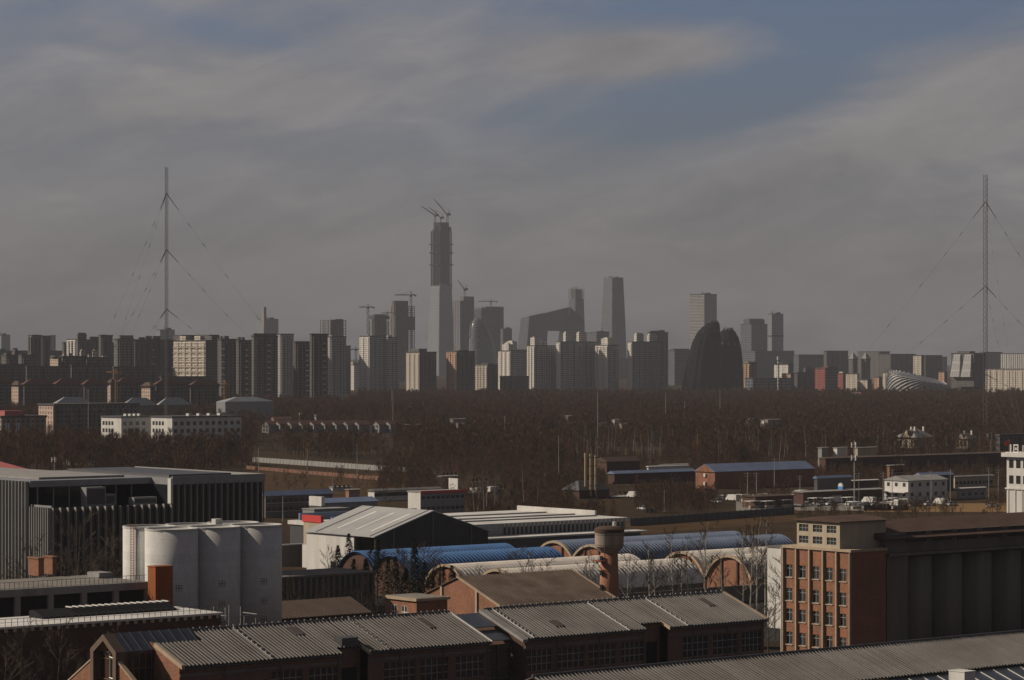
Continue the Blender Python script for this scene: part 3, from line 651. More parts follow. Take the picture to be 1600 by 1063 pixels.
for px, w_, nm in ((66, 3.2, 1), (88, 2.6, 0)):
    a3, b3 = ab(px-6, 437+nm*(-3)); q = gth('brick_shaft', ('broad' if nm else 'narrow')+' orange brick vent shaft standing on the pale roof deck', 'vent shaft', a3, b3)
    z0 = zD+.06; MB().box(0, .9 if nm else .8, 0, w_, z0, z0+2.6).build('shaft', M_obrick, q); MB().box(-.12, 1.0, -.12, w_+.12, z0+2.601, z0+2.8).build('coping', M_obrick, q)
# front flat roof with slatted skylight
a_, b_ = ab(345, 400); zW = zat(957, 400); La = a_-on_b(-80, b_); tW = gth('flat_roof_hall', 'dark brick hall with pale flat roof and a slatted skylight strip', 'hall', a_-La, b_)
MB().box(0, La, 0, 12, 0, zW-.3).build('wall', M_dbrick, tW); MB().box(-.2, La+.2, -.3, 12.2, zW-.298, zW).build('roof', M_paleroof, tW)
sk0, sk1 = on_b(60, b_+8)-(a_-La), on_b(268, b_+8)-(a_-La)
MB().loft([[(x_,6.6,zW+.002),(x_,10.6,zW+.002),(x_,10.6,zW+.9),(x_,9.6,zW+1.1),(x_,6.6,zW+.25)] for x_ in (sk0, sk1)]).build('skylight', M_black, tW)
sl = MB().box(-.14,.14,8.2,9.9,zW+1.15,zW+1.3).mesh('slat', M_white)
for i in range(16): put('slat', sl, tW, (sk1-.4-i*1.05, 0, 0))
rl = MB()
for i in range(46): rl.box(La*i/45.5-.03, La*i/45.5+.03, .1, .16, zW+.002, zW+1)
rl.box(0, La, .1, .16, zW+.98, zW+1.04); rl.box(0, La, .1, .16, zW+.5, zW+.54); rl.build('railing', M_dgrey, tW)
for i in range(60):
    pass
cb_ = MB().box(0,.5,-.42,-.302,zW-.75,zW-.3).mesh('corbel', M_trim)
for i in range(48): put('corbel', cb_, tW, (La-1-i*1.35, 0, 0))
# scaffold beyond its end
a_, b_ = ab(352, 402); q = gth('scaffold', 'bare pipe scaffold at the end of the pale flat roof', 'scaffold', a_, b_)
sc_ = MB()
for x_ in (0, 2.6, 5.2):
    for y_ in (0, 3.0): sc_.tube((x_,y_,0),(x_,y_,14.4 if x_ < 5 else 12.6),.07,k=5)
for z_ in (8.5, 11, 13.2):
    for y_ in (0, 3.0): sc_.tube((-1.5,y_,z_),(6.2,y_,z_-.2),.06,k=5)
    sc_.tube((0,-.3,z_),(0,3.3,z_),.06,k=5); sc_.tube((5.2,-.3,z_),(5.2,3.3,z_),.06,k=5)
sc_.build('scaffold_pipe_frame', M_steel, q)

# ---- dark fin-clad office block -----------------------------------------------------------------------
a_, b_ = ab(80, 520); FA, FBb = a_, b_
tF = gth('fin_clad_block', 'large dark glass block clad in grey vertical fins with a cut-out roof terrace', 'office building', a_, b_)
Ln = on_b(410, b_)-a_; x265 = on_b(265, b_)-a_; zF = zat(748, 536); zt_ = zat(796, 520); yb = on_a(48, a_)-b_; Lv = 95
M_fin = plain('grey_fins', (.25,.245,.24), .6, .25, .3, streak=True); M_dkglass = glassy('curtain_glass', (.02,.022,.026), .2)
MB().box(0, x265-.01, 0, yb-.01, 0, zt_).build('terrace_block', M_dkglass, tF)
MB().box(x265, Ln, 0, yb+40, 0, zF-1.2).build('east_glass_block', M_dkglass, tF)
MB().box(0, x265-.02, yb+9, Lv, 0, zF-1.2).build('rear_glass_block', M_dkglass, tF)
MB().box(0, x265-.02, yb, yb+8.99, 0, zt_-.02).build('loggia_floor', M_dkglass, tF)
MB().box(-.4, x265+.4, yb-.4, Lv, zF-1.19, zF).build('roof_slab', M_grey, tF); MB().box(x265+.41, Ln+.4, -.4, yb+40, zF-1.19, zF).build('roof_slab', M_grey, tF)
MB().box(4, x265-3, yb+4, Lv-6, zF+.004, zF+.4).build('roof_plate', M_conc, tF); MB().box(x265+3, Ln-4, 5, yb+36, zF+.004, zF+.5).build('roof_plate', M_dgrey, tF)
for xx0, xx1, yy0, yy1 in ((x265+.4, Ln+.4, -.4, -.1), (Ln+.1, Ln+.4, -.09, yb+40), (-.4, x265, Lv-.3, Lv)):
    MB().box(xx0, xx1, yy0, yy1, zF+.002, zF+.4).build('parapet', M_fin, tF)
finN = MB().box(-.09,.09,-.75,-.01,0,zt_+.25).mesh('fin', M_fin); finN2 = MB().box(-.09,.09,-.75,-.402,0,zF-1.0).mesh('fin', M_fin)
n = 16
for i in range(n+1): put('fin', finN, tF, (x265*i/n*.998+.1, 0, 0))
n = 15
for i in range(n+1): put('fin', finN2, tF, (x265+.2+(Ln-x265-.3)*i/n, 0, 0))
finE = MB().box(-.75,-.01,-.09,.09,0,zt_+.25).mesh('fin', M_fin); finE2 = MB().box(-.75,-.01,-.09,.09,0,zF-.1).mesh('fin', M_fin)
for i in range(9): put('fin', finE, tF, (0, .05+yb*i/9, 0))
for i in range(30): put('fin', finE2, tF, (-.41, yb+.1+i*1.25, 0))
MB().box(x265-.25, x265+.25, -.8, .3, zt_+.26, zF).build('white_post', M_white, tF)
MB().box(.02, .3, .02, yb, zt_+.002, zt_+.6).build('terrace_parapet', M_grey, tF)
for i in range(7): MB().tube((2+i*3.4, yb+1.0, zt_-.01), (2+i*3.4, yb+1.0, zF-1.2), .14, k=8).build('terrace_column', M_grey, tF)
for xx, yy, w_, h_ in ((9.5, 5.5, 4.2, 3.6), (14, 6.2, 2.2, 2.2), (19, 4.0, 5.0, 1.5)):
    q = gth('roof_unit', {9.5:'tall grey plant box', 14:'middle grey plant box', 19:'long low pale plant box'}[xx]+' on the cut-out terrace of the finned block', 'roof unit', FA+xx, FBb+yy-2)
    MB().box(0, w_, 0, 2, zt_+.02, zt_+.02+h_).build('casing', M_grey, q); MB().box(.2, w_-.2, -.05, -.002, zt_+.4, zt_+h_-.3).build('grille', M_dgrey, q)
# red roof behind it
a_, b_ = abz(95, 735, 24); q = gth('red_roofed_hall', 'hall with flat bright red sheet roof peeping over the finned block', 'hall', a_-70, b_+20)
MB().box(0, 72, 0, 30, 0, 23.4).build('wall', M_conc, q); MB().loft([[(x_,-.5,23.41),(x_,30.5,23.41),(x_,30.5,23.6),(x_,15,25.2),(x_,-.5,23.6)] for x_ in (-.5,72.5)]).build('roof', M_redroof, q); MB().box(14,18,6,9,24.4,26.6).build('roof_vent', M_white, q)
# ================================================================== MIDDLE: vault sheds, warehouses, depots
def vault(x0, x1, bc, mat, label, group, brick_end=True, w=7.0, zs=4.2, zt=8.8):
    rib = .07 if mat is M_whitevault else .2
    t = gth('vault_shed', label, 'vault shed', x0, bc, group)
    rise = zt-zs; Rr = (w*w+rise*rise)/(2*rise); cz = zt-Rr; am = math.asin(w/Rr); K = 14; Ln = x1-x0
    def arc(x, dr, ex=0): return [(x, (Rr+dr)*math.sin(-am+2*am*i/K), cz+(Rr+dr)*math.cos(-am+2*am*i/K)) for i in range(K+1)]
    m = MB(); xs = []; x = -.5; i = 0
    while x < Ln+.5:
        xs += [(x, 0), (x+.42, 0), (x+.52, rib), (x+.82, rib), (x+.92, 0)]; x += 1.0
    rows_ = [arc(x_, d_) for x_, d_ in xs]
    for r_ in rows_: m.v += r_
    for j in range(len(rows_)-1):
        for i in range(K): m.f.append((j*(K+1)+i, j*(K+1)+i+1, (j+1)*(K+1)+i+1, (j+1)*(K+1)+i))
    n = len(m.v); m.v += arc(-.5, -.25)+arc(Ln+.5, -.25)
    for i in range(K): m.f.append((n+i, n+i+1, n+K+2+i, n+K+1+i))
    m.build('roof', mat, t)
    for xe, nm, mt in ((0, 'east_gable', M_obrick if brick_end else M_dbrick), (Ln-.4, 'west_gable', M_dbrick)):  # dark brick on the blue vault ends stands in for shade
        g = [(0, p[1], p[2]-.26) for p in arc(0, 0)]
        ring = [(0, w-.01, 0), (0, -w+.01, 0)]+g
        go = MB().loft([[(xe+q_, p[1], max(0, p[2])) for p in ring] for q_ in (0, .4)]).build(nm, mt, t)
        if xe == 0 and brick_end:
            rim = MB()
            o = arc(0, .12); i_ = arc(0, -.4)
            for a_, b_ in ((o, i_),):
                rim.v += [(-.62, p[1], p[2]) for p in o]+[(-.62, p[1], p[2]) for p in i_]+[(-.02, p[1], p[2]) for p in o]+[(-.02, p[1], p[2]) for p in i_]
                k1 = K+1
                for i in range(K): rim.f += [(i,i+1,k1+i+1,k1+i),(i,2*k1+i,2*k1+i+1,i+1),(k1+i,k1+i+1,3*k1+i+1,3*k1+i),(2*k1+i,3*k1+i,3*k1+i+1,2*k1+i+1)]
                rim.f += [(0,k1,3*k1,2*k1),(K,2*k1+K,3*k1+K,k1+K)]
            rim.build('arch_band', M_trim, t)
            for y_ in (-2.4, 2.4): MB().box(-.3,-.002,y_-.22,y_+.22,0,zt-1.15).build('pier', M_dbrick, t)
    MB().box(.401, Ln-.401, -w, -w+.3, 0, zs-.1).build('side_wall', M_dconc, t)
    return t
g1 = 'barrel-vaulted sheds in two rows'
vault(352, 392, 487, M_bluevault, 'far blue ribbed barrel vault roof next to the grey gable warehouse', g1, False)
vault(350, 392, 472, M_bluevault, 'nearer deep blue ribbed barrel vault roof joining the white vaults', g1, False)
vault(344, 392, 445.5, M_whitevault, 'white barrel vault with arched brick end, touching the deep blue vault', g1)
vault(344, 392, 429, M_whitevault, 'white barrel vault with arched brick end half behind the brown gable roof', g1)
vault(407, 462, 487, M_palevault, 'farthest faded blue vault beyond the water tower', g1)
vault(405, 462, 472, M_palevault, 'faded blue vault whose brick arch shows beside the water tower top', g1)
vault(406, 462, 443.5, M_whitevault, 'white vault with brick arch standing between faded blue vault and end vault', g1)
vault(406, 462, 429, M_whitevault, 'white vault whose full brick arch faces the poplars near the brick tower', g1)
q = gth('vault_court_wall', 'low dark wall running before the white vaults', 'wall', 340, 419.4); MB().box(0,122,0,.4,0,3.2).build('wall', M_dconc, q); MB().box(-.05,122.05,-.06,.46,3.201,3.4).build('coping', M_dconc, q)

# white rendered wall by the brick tower
a_, b_ = ab(1225, 520); q = gth('white_end_wall', 'blank white rendered building end beside the brick tower', 'building', a_, b_); hv = on_a(1199, a_)-b_
MB().box(0, 20, 0, hv, 0, zat(857, 520)).build('wall', M_white, q); MB().box(-.15, 20.1, -.15, hv+.15, zat(857,520)+.002, zat(857,520)+.3).build('roof', M_dconc, q)

# grey gable warehouse
q = gth('gable_warehouse', 'big grey gable warehouse with pale roof, black end wall and white side', 'warehouse', 369.9, 505)
MB().loft([[(0,y_,0),(32,y_,0),(32,y_,10.2),(16,y_,15.3),(0,y_,10.2)] for y_ in (0,.4)]).build('gable_wall', plain('black_sheet_wall', (.05,.047,.045), .7, .35, .3, streak=True), q)
M_wroof = plain('warehouse_roof', (.37,.365,.36), .55, .2, .1, col2=(.28,.275,.27))
for s in (-1, 1):
    m = MB(); x1_ = 16+s*16.6
    m.hexa([(16+s*.01,-.4,15.5),(x1_,-.4,10.2),(x1_,27,10.2),(16+s*.01,27,15.5)], [(16+s*.01,-.4,15.7),(x1_,-.4,10.4),(x1_,27,10.4),(16+s*.01,27,15.7)])
    ro = m.build('roof', M_wroof, q)
    if s < 0:
        for y_ in (4, 10, 17):
            MB().hexa([(13,y_,16.52-.02),(2.4,y_,13.0+.02-.0),(2.4,y_+1.2,13.02),(13,y_+1.2,16.5)], [(13,y_,16.56),(2.4,y_,13.06),(2.4,y_+1.2,13.06),(13,y_+1.2,16.56)])
            k_ = 5.3/16.6
            z_ = lambda x: 15.7-(16-x)*k_
            MB().hexa([(13,y_,z_(13)+.004),(2.4,y_,z_(2.4)+.004),(2.4,y_+1.1,z_(2.4)+.004),(13,y_+1.1,z_(13)+.004)], [(13,y_,z_(13)+.05),(2.4,y_,z_(2.4)+.05),(2.4,y_+1.1,z_(2.4)+.05),(13,y_+1.1,z_(13)+.05)]).build('rooflight', M_paleroof, ro)
        for y_ in (1.2, 22):
            z_ = lambda x: 15.7-(16-x)*5.3/16.6
            MB().hexa([(15.9,y_,z_(15.9)+.004),(-.5,y_,z_(-.5)+.004),(-.5,y_+.25,z_(-.5)+.004),(15.9,y_+.25,z_(15.9)+.004)], [(15.9,y_,z_(15.9)+.1),(-.5,y_,z_(-.5)+.1),(-.5,y_+.25,z_(-.5)+.1),(15.9,y_+.25,z_(15.9)+.1)]).build('roof_seam', M_dgrey, ro)
MB().box(-.1,.3,8,26.5,0,10).build('white_side_wall', M_white, q); MB().box(-.15,-.101,15,17,1.5,4).build('door', M_black, q)
MB().box(.4,31.6,26,26.4,0,10).build('rear_wall', M_grey, q); MB().box(31.5,31.9,.5,26,0,10).build('side_wall', M_dgrey, q)
for x_ in (5,16,27): MB().box(x_-.2,x_+.2,-.2,-.002,0,10.2+5.1*(1-abs(x_-16)/16)-.2).build('post', M_dgrey, q)
# outbuilding with white front and red frame left of it
a_, b_ = ab(556, 640); q = gth('white_outbuilding', 'low white outbuilding in front of the grey gable warehouse', 'outbuilding', a_, b_-2); hv = on_a(478, a_)-b_
MB().box(0,9,0,hv,0,5.2).build('wall', M_white, q); MB().box(-.2,9.2,-.2,hv+.2,5.201,5.5).build('roof', M_paleroof, q); MB().box(-.05,-.002,3,4.6,0,2.6).build('door', M_black, q)
a_, b_ = ab(498, 668); q = gth('red_gate', 'bright red portal frame around a pale panel near the grey warehouse', 'gateway', a_, b_)
MB().box(0,.8,0,7,11.0,12.6).build('beam', M_red, q); MB().box(.0,.8,-.9,-.001,5.5,12.6).build('post', M_red, q); MB().box(.2,.7,.3,6.6,5.5,10.99).build('panel', M_cream, q); MB().box(.1,.75,-.8,7,0,5.49).build('base', M_white, q)
# dark yard wall in front of the blue vaults
a_, b_ = abz(440, 853, 5); q = gth('yard_wall', 'long dark concrete yard wall running toward the grey warehouse', 'wall', a_, b_)
MB().box(0, on_b(738,b_)-a_, 0, .5, 0, 5).build('wall', M_dconc, q); MB().box(-.1, on_b(738,b_)-a_, -.1, .6, 5.001, 5.3).build('coping', M_paleroof, q)
# ribbed dark hall in silo shade
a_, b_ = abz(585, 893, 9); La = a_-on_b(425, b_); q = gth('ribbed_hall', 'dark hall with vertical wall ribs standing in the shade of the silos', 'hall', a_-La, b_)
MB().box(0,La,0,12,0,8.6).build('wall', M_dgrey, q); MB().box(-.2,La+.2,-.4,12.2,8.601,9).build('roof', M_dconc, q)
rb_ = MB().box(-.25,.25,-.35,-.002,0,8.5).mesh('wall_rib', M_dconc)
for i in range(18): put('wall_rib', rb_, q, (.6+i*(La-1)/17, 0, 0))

# white flat-roofed hall
q = gth('flat_white_hall', 'wide hall with white flat roof, ribbed dark fascia and roof parapets', 'hall', 415, 559)
MB().box(0,76,0,45,0,7).build('wall', M_dgrey, q); MB().box(-.4,76.6,-.6,45.5,7.001,8).build('roof', M_paleroof, q)
rb_ = MB().box(-.35,.35,-.8,-.602,3.2,7.9).mesh('fascia_rib', M_conc)
for i in range(30): put('fascia_rib', rb_, q, (34+i*1.42, 0, 0))
MB().box(0,33,-1.6,-.61,4.2,8.02).build('fascia_panel', M_grey, q)
MB().box(6,76,-9,-.9,4.6,5).build('canopy', M_paleroof, q); MB().box(8,74,-8.5,-1.7,0,4.59).build('canopy_wall', M_dgrey, q); MB().tube((68,-5,5),(68,-5,7.4),.5,k=10).build('flue', M_white, q)
sq = MB()
for x0_, x1_, y_ in ((2,40,44),(-2,24,24)):
    MB().box(x0_,x1_,y_-.6,y_,8.002,9.8).build('roof_parapet', M_blueroof, q)
MB().box(75.9,76.5,12,45,8.002,9.3).build('roof_parapet', M_paleroof, q)
for y_ in (9, 18, 30): MB().box(0,74,y_-.12,y_+.12,8.003,8.35).build('roof_seam', M_grey, q)

# generic depot: flat or gabled long block, corner by pixel
def depot(name, label, cx, d, xl, xr, top, wm, rm, ridge=0, nw=0, wsz=(1.3,1.2), wrow=(1.5,), group=None, ew=0, cat='building', wframe=None, front=70):
    a_, b_ = ab(cx, d); hv = on_a(xl, a_)-b_; hu = on_b(xr, b_)-a_; z = zat(top, d)
    q = gth(name, label, cat, a_, b_, group); keep(xl-6, xr+6, d-front, d+max(hv,hu)*.9+12)
    MB().box(0,hu,0,hv,0,z).build('wall', wm, q)
    if ridge: MB().loft([[(x_,-.4,z+.001),(x_,hv+.4,z+.001),(x_,hv+.4,z+.15),(x_,hv/2,z+ridge),(x_,-.4,z+.15)] for x_ in (-.4,hu+.4)]).build('roof', rm, q)
    else: MB().box(-.35,hu+.35,-.35,hv+.35,z+.001,z+.4).build('roof', rm, q)
    if nw:
        wq = MB().box(-wsz[0]/2,wsz[0]/2,-.03,-.002,0,wsz[1]).mesh('window', wframe or M_winglass); sq_ = MB().box(-wsz[0]/2-.15,wsz[0]/2+.15,-.14,-.004,-.14,-.001).mesh('sill', M_white)
        for zr_ in wrow:
            for i in range(nw):
                wo = put('window', wq, q, (hu*(i+.5)/nw, 0, zr_)); put('sill', sq_, wo)
    if ew:
        wq = MB().box(-.03,-.002,-wsz[0]/2,wsz[0]/2,0,wsz[1]).mesh('window', wframe or M_winglass)
        for zr_ in wrow:
            for i in range(ew): put('window', wq, q, (0, hv*(i+.5)/ew, zr_))
    return q, hu, hv, z
depot('blue_roof_depot', 'long depot with thin blue roof just behind the finned block', 415, 882, 405, 520, 776, M_dconc, M_blueroof, 1.6, 12, (1.6,1.2), (2,4.6))
depot('blue_roof_depot', 'shorter depot with thin blue roof and a white sign box at its end', 504, 850, 484, 590, 787, M_grey, M_blueroof, 1.4, 10, (1.5,1.2), (3.4,))
a_, b_ = ab(545, 838); q = gth('blank_grey_wall', 'plain grey block under the shorter blue roofed depot', 'building', a_-12.5, b_); MB().box(0,12.5,0,6,0,zat(795,838)).build('wall', M_grey, q); MB().box(-.2,12.7,-.2,6.2,zat(795,838)+.001,zat(795,838)+.3).build('roof', M_conc, q)
a_, b_ = ab(503, 846); q = gth('white_sign_box', 'white weathered box on the roof corner of the shorter blue depot', 'roof box', a_-.6, b_-.6); MB().box(0,1.2,0,6.5,5.6,8.4).build('panel', M_white, q); MB().box(.2,1,.4,6.1,0,5.59).build('support', M_dgrey, q)
q, hu, hv, z = depot('red_trim_block', 'grey two-storey block with a white end and red roof trim', 658, 884, 638, 726, 770, M_grey, M_conc, 0, 9, (1.4,1.1), (2.2,5.6))
MB().box(-.5,hu+.5,-.55,-.36,z-.3,z+.55).build('red_trim', M_red, q); MB().box(-.2,-.003,.1,hv-.1,0,z-.01).build('white_end_wall', M_white, q)
depot('grey_flat_depot', 'low flat grey roofed depot with white windowed edge behind red trim block', 585, 985, 575, 690, 768, M_white, M_roofgrey, .8, 14, (2.2,1.3), (1.6,))
a_, b_ = ab(701, 950); q = gth('billboard', 'white billboard with faint grey scribble above the red trimmed block', 'billboard', a_, b_)
MB().box(0,.3,-5,0,5.0,9.6).build('panel', M_white, q)
for y_ in (-4.5,-.5): MB().tube((.4,y_,0),(.4,y_,9.4),.12,k=6).build('leg', M_steel, q)
for y_, z_, s_ in ((-1.0,7.2,.6),(-2.2,7.6,.9),(-3.4,7.1,.5),(-2.6,6.4,1.1)): MB().box(-.03,-.002,y_-s_/2,y_+s_/2,z_-.25,z_+.25).build('lettering', M_grey, q)

# brick barn with long blue roof
q, hu, hv, z = depot('blue_roofed_brick_barn', 'long barn with orange brick gable end and blue sheet roof beyond brush', 1117, 1075, 1087, 1272, 738, M_obrick, M_blueroof, 3.0)
MB().loft([[(x_,.02,z+.002),(x_,hv-.02,z+.002),(x_,hv/2,z+2.9)] for x_ in (-.45,-.401)]).build('gable', M_obrick, q)
for z_ in (1.4, 4.6): MB().box(-.5,-.002,hv*.45,hv*.55,z_,z_+1.2).build('window', M_white, q)
depot('dark_blue_shed', 'low shed with dull blue roof running up to the brick barn', 960, 1120, 950, 1086, 741, M_dbrick, M_blueroof, 1.2)
depot('white_wall_shed', 'whitewashed long shed beside the blue barn roof', 1013, 1180, 1011, 1075, 730, M_white, M_paleroof, .5, 8, (1.2,1), (1.2,))
depot('dark_red_barn', 'dark red barn end right behind the cluster of tan flues', 948, 1230, 931, 1000, 722, M_dbrick, M_rooftile, 2.0)
# long dark shed with grey roof edge, right
depot('long_dark_shed', 'very long dark shed with pale grey roof edge below the wood', 1290, 1220, 1280, 1585, 717, M_dbrick, M_roofbrown, .7, front=12)
depot('market_stall_roof', 'low shed with crumpled blue and white roof sheets among parked cars', 1277, 1010, 1272, 1330, 748, M_dgrey, M_blueroof, .9)
depot('market_hall', 'low hall with white roof edge behind the blue sign pillar', 1255, 965, 1240, 1380, 770, M_dbrick, M_conc, .5, 14, (1.4,1.4), (1.0,))
depot('low_shop', 'low dark shop row with rusty awnings in front of the brick barn', 1180, 940, 1160, 1240, 777, M_dbrick, M_rooftile, .5, 8, (1.6,1.4), (.6,))
q, hu, hv, z = depot('cream_house', 'two-storey cream house with pale hipped roof and dark shady side', 1419, 985, 1382, 1480, 752, M_white, M_conc, 1.7, 5, (1.3,1.3), (1.6,5.0), ew=3)
MB().box(-2.2,-.01,-.3,hv+.3,2.9,3.2).build('awning', M_white, q)
depot('grey_long_roof', 'dim grey roofed shed behind the cream house', 1440, 1060, 1430, 1490, 744, M_dgrey, M_blueroof, 1.2)
depot('cream_long_shed', 'long low shed with cream front and red banners in the far lot', 1492, 1085, 1488, 1552, 746, M_cream, M_conc, .6, 10, (1.5,1.3), (1.2,))
depot('orange_brick_house', 'small orange brick house with balconies behind the telecom mast', 1390, 1130, 1386, 1412, 728, M_obrick, M_conc, .4, 4, (1.2,1.1), (1.0,4.0))
for px, lab in ((1284,'small'), (1308,'white fronted'), (1340,'brick fronted')):
    depot('wayside_hut', lab+' wayside hut at the edge of the wood above the long dark shed', px, 1290, px-6, px+{1284:10,1308:16,1340:30}[px], 700, {1284:M_conc,1308:M_white,1340:M_cream}[px], M_conc, .3, 3, (1,1), (1.4,), cat='hut')
# white office at the right edge with red flag and roof letters
q, hu, hv, z = depot('white_office', 'white four-storey office with cornice at the frame edge under a red flag', 1650, 880, 1573, 1700, 711, M_white, M_white, 0, cat='office building')
wq = MB().box(-.05,-.002,-.9,.9,0,2.6).mesh('window', M_black)
for zr_ in (z-4.6, z-9.6):
    for i in range(9): put('window', wq, q, (0, hv-1.9-i*2.9, zr_))
MB().box(-1.3,-.36,-1.2,hv+1.2,z-1.1,z+.2).build('cornice', M_white, q); MB().box(-.4,-.003,-.4,hv+.4,z-11.4,z-10.9).build('band', M_white, q)
for i in range(7): MB().box(-.22,-.003,hv-.7-i*2.9-.2,hv-.7-i*2.9+.2,0,z-11.41).build('pier', M_white, q)
MB().box(-.2,.1,hv-2.0,hv-1.5,z+.21,z+2.9).build('roof_sign_bar', M_white, q)
ys = hv-4.9
sg = MB().box(-.2,.1,ys,ys+.35,z+.21,z+2.9).box(-.2,.1,ys+1.65,ys+2.0,z+.21,z+2.9).box(-.2,.1,ys+.351,ys+1.649,z+2.5,z+2.9).box(-.2,.1,ys+.351,ys+1.649,z+.21,z+.6)
sg.build('roof_sign_square', M_white, q); MB().box(-.15,.05,ys+.7,ys+1.3,z+1.1,z+1.9).build('roof_sign_square', M_white, q)
MB().box(.2,3,hv-12,hv-6.2,z+.21,z+2.7).build('roof_house', M_conc, q)
for y_ in (hv-7.6, hv-10.4): MB().box(.1,.198,y_-.6,y_+.6,z+.8,z+2.2).build('window', M_black, q)
z9 = z
a_, b_ = ab(1577, 918); q = gth('red_flag', 'red flag flying on a pole above the white office', 'flag', a_, b_)
MB().tube((0,0,z9),(0,0,z9+3.6),.07,k=6).build('pole', M_steel, q)
fl = MB()
for i in range(8):
    for s_ in (0,): pass
pts = [(-.25*i, .16*math.sin(i*1.1)) for i in range(9)]
for (xa,ya),(xb,yb_) in zip(pts, pts[1:]): fl.hexa([(xa,ya,z9+1.9+.1*xa),(xa,ya+.04,z9+1.9+.1*xa),(xb,yb_+.04,z9+1.9+.1*xb),(xb,yb_,z9+1.9+.1*xb)], [(xa,ya,z9+3.5+.2*xa),(xa,ya+.04,z9+3.5+.2*xa),(xb,yb_+.04,z9+3.5+.2*xb),(xb,yb_,z9+3.5+.2*xb)])
fl.build('cloth', M_red, q)

# cluster of five tan flues on a dark boiler house
a_, b_ = ab(905, 1000); q = gth('boiler_house', 'dark hip-roofed boiler house under the tall tan flues', 'boiler house', a_, b_); L_ = on_b(952, b_)-a_
MB().box(0,L_,0,9,0,3).build('wall', M_dbrick, q); MB().loft([[(-.5,-.5,3.01),(L_+.5,-.5,3.01),(L_+.5,9.5,3.01),(-.5,9.5,3.01)],[(3,4,6.2),(L_-3,4,6.2),(L_-3,5,6.2),(3,5,6.2)]]).build('roof', M_dgrey, q); keep(895,960,900,1010)
a_, b_ = ab(925, 1004); q = gth('flue_cluster', 'bundle of five tall tan boiler flues in a braced frame', 'chimney', a_, b_)
for i, (x_, y_) in enumerate(((-2.0,1.2),(-.9,-.3),(.3,.8),(1.2,-.6),(2.2,.6))):
    f = MB().tube((x_,y_,1),(x_,y_,zat(709+i*1.2,1004)),.42,k=10).build('flue', M_tan, q); MB().tube((x_,y_,zat(709+i*1.2,1004)-.5),(x_,y_,zat(709+i*1.2,1004)+.12),.52,k=10).build('collar', M_tan, f)
for z_ in (4.5,8,11.5,14.5): MB().box(-2.4,2.6,-.95,-.8,z_,z_+.25).build('brace', M_dgrey, q); 
# roadside furniture -----------------------------------------------------------------------------------
def pole(px, base, top, name, label, r=.13, cross=True, group=None, mat=None, panels=0):
    d = EYE*F/(base-HOR); X = (px-800)/F*d; q = thing(name, label, name.replace('_',' '), (X,d,0), ANG, group); H = zat(top, d)
    MB().tube((0,0,0),(0,0,H),r,r*.6,8).build('pole', mat or M_steel, q)
    if cross:
        for z_, w_ in ((H-.5,1.5),(H-1.4,1.2)): MB().box(-w_,w_,-.07,.07,z_,z_+.14).build('crossarm', mat or M_steel, q)
    for i in range(panels):
        z_ = H-1.6-(0 if i < 3 else 4.4 if i < 6 else 8)
        an = R(120*(i%3)+20); MB().box(-.22,.22,-.12,.12,z_-.9,z_+.9).build('antenna_panel', M_white, q, loc=(math.cos(an)*.9, math.sin(an)*.9, 0))
    for i in range(panels//3):
        z_ = H-1.6-(0,4.4,8)[i]; MB().tube((0,0,z_-.08),(0,0,z_+.08),.85,k=10).build('antenna_ring', M_steel, q)
    return q
ug = 'utility poles in the roadside lots'
for px, ba, to, lab in ((1210,772,716,'pole in front of the barn roof middle'),(1182,786,738,'short pole by the low shop row'),(1168,790,738,'crossarm pole left of the low shop'),(1250,776,743,'stout crossarm pole before the market hall'),(1285,776,742,'pole behind the parked cars near crumpled roofs'),(1342,790,738,'thin pole just past the telecom mast'),(1380,788,738,'crossarm pole in front of the cream house end'),(1394,790,733,'tall thin pole before the cream house windows'),(1455,786,735,'crossarm pole by the shady side of the cream house'),(1485,784,733,'crossarm pole near red banners'),(1545,780,730,'crossarm pole short of the white office'),(1560,778,733,'last pole before the white office'),(1038,800,766,'thin white pole in brown brush'),(442,815,776,'pale pole before the long blue depot'),(697,805,768,'pale pole before the red trimmed block')):
    pole(px, ba, to, 'utility_pole', 'grey '+lab, .14, to < 760 and ba < 800, ug)
pole(1335, 790, 688, 'telecom_mast', 'slim telecom mast with two tiers of white antenna panels above the market', .22, False, None, None, 6)
pole(85, 765, 712, 'telecom_mast', 'telecom mast with white panels behind the finned block roof', .2, False, None, None, 3)
lg = 'thin lighting masts in and before the far wood'
for px, ba, to in ((138,712,608),(873,752,680),(934,700,612),(1040,672,614),(1070,668,626),(1125,668,610),(612,650,606),(614,676,610),(789,700,650),(1189,700,655),(480,745,700),(558,745,695),(404,745,700),(335,725,690),(520,770,745)):
    pole(px, ba, to, 'light_mast', 'thin pale lighting mast rising from the wood', .22 if ba < 720 else .13, False, lg)
d = 3300; X = (1216-800)/F*d; q = thing('striped_light_tower', 'white banded light tower in front of the low eastern blocks', 'light tower', (X,d,0), ANG)
for i in range(12): MB().tube((0,0,4*i),(0,0,4*i+2.4),1.0,k=8).build('white_band', M_white, q); MB().tube((0,0,4*i+2.4),(0,0,4*i+4),.8,k=8).build('grey_band', M_grey, q)
for an in (0,90,180,270): MB().tube((0,0,42),(9*math.cos(R(an)),9*math.sin(R(an)),46),.5,k=6).build('arm', M_dgrey, q)
MB().tube((0,0,48),(0,0,52),1.5,k=8).build('lamp_head', M_white, q)
d = 980; X = (1314-800)/F*d; q = thing('sign_pillar', 'blue and white rounded sign pillar above the parked cars', 'sign', (X,d,0), ANG)
MB().box(-.2,.2,-.6,.6,.0,2.0).build('post', M_steel, q); MB().box(-.35,.35,-1.1,1.1,2.0,5.4).build('blue_panel', plain('sign_blue', (.05,.22,.55), .4, .1, 1), q)
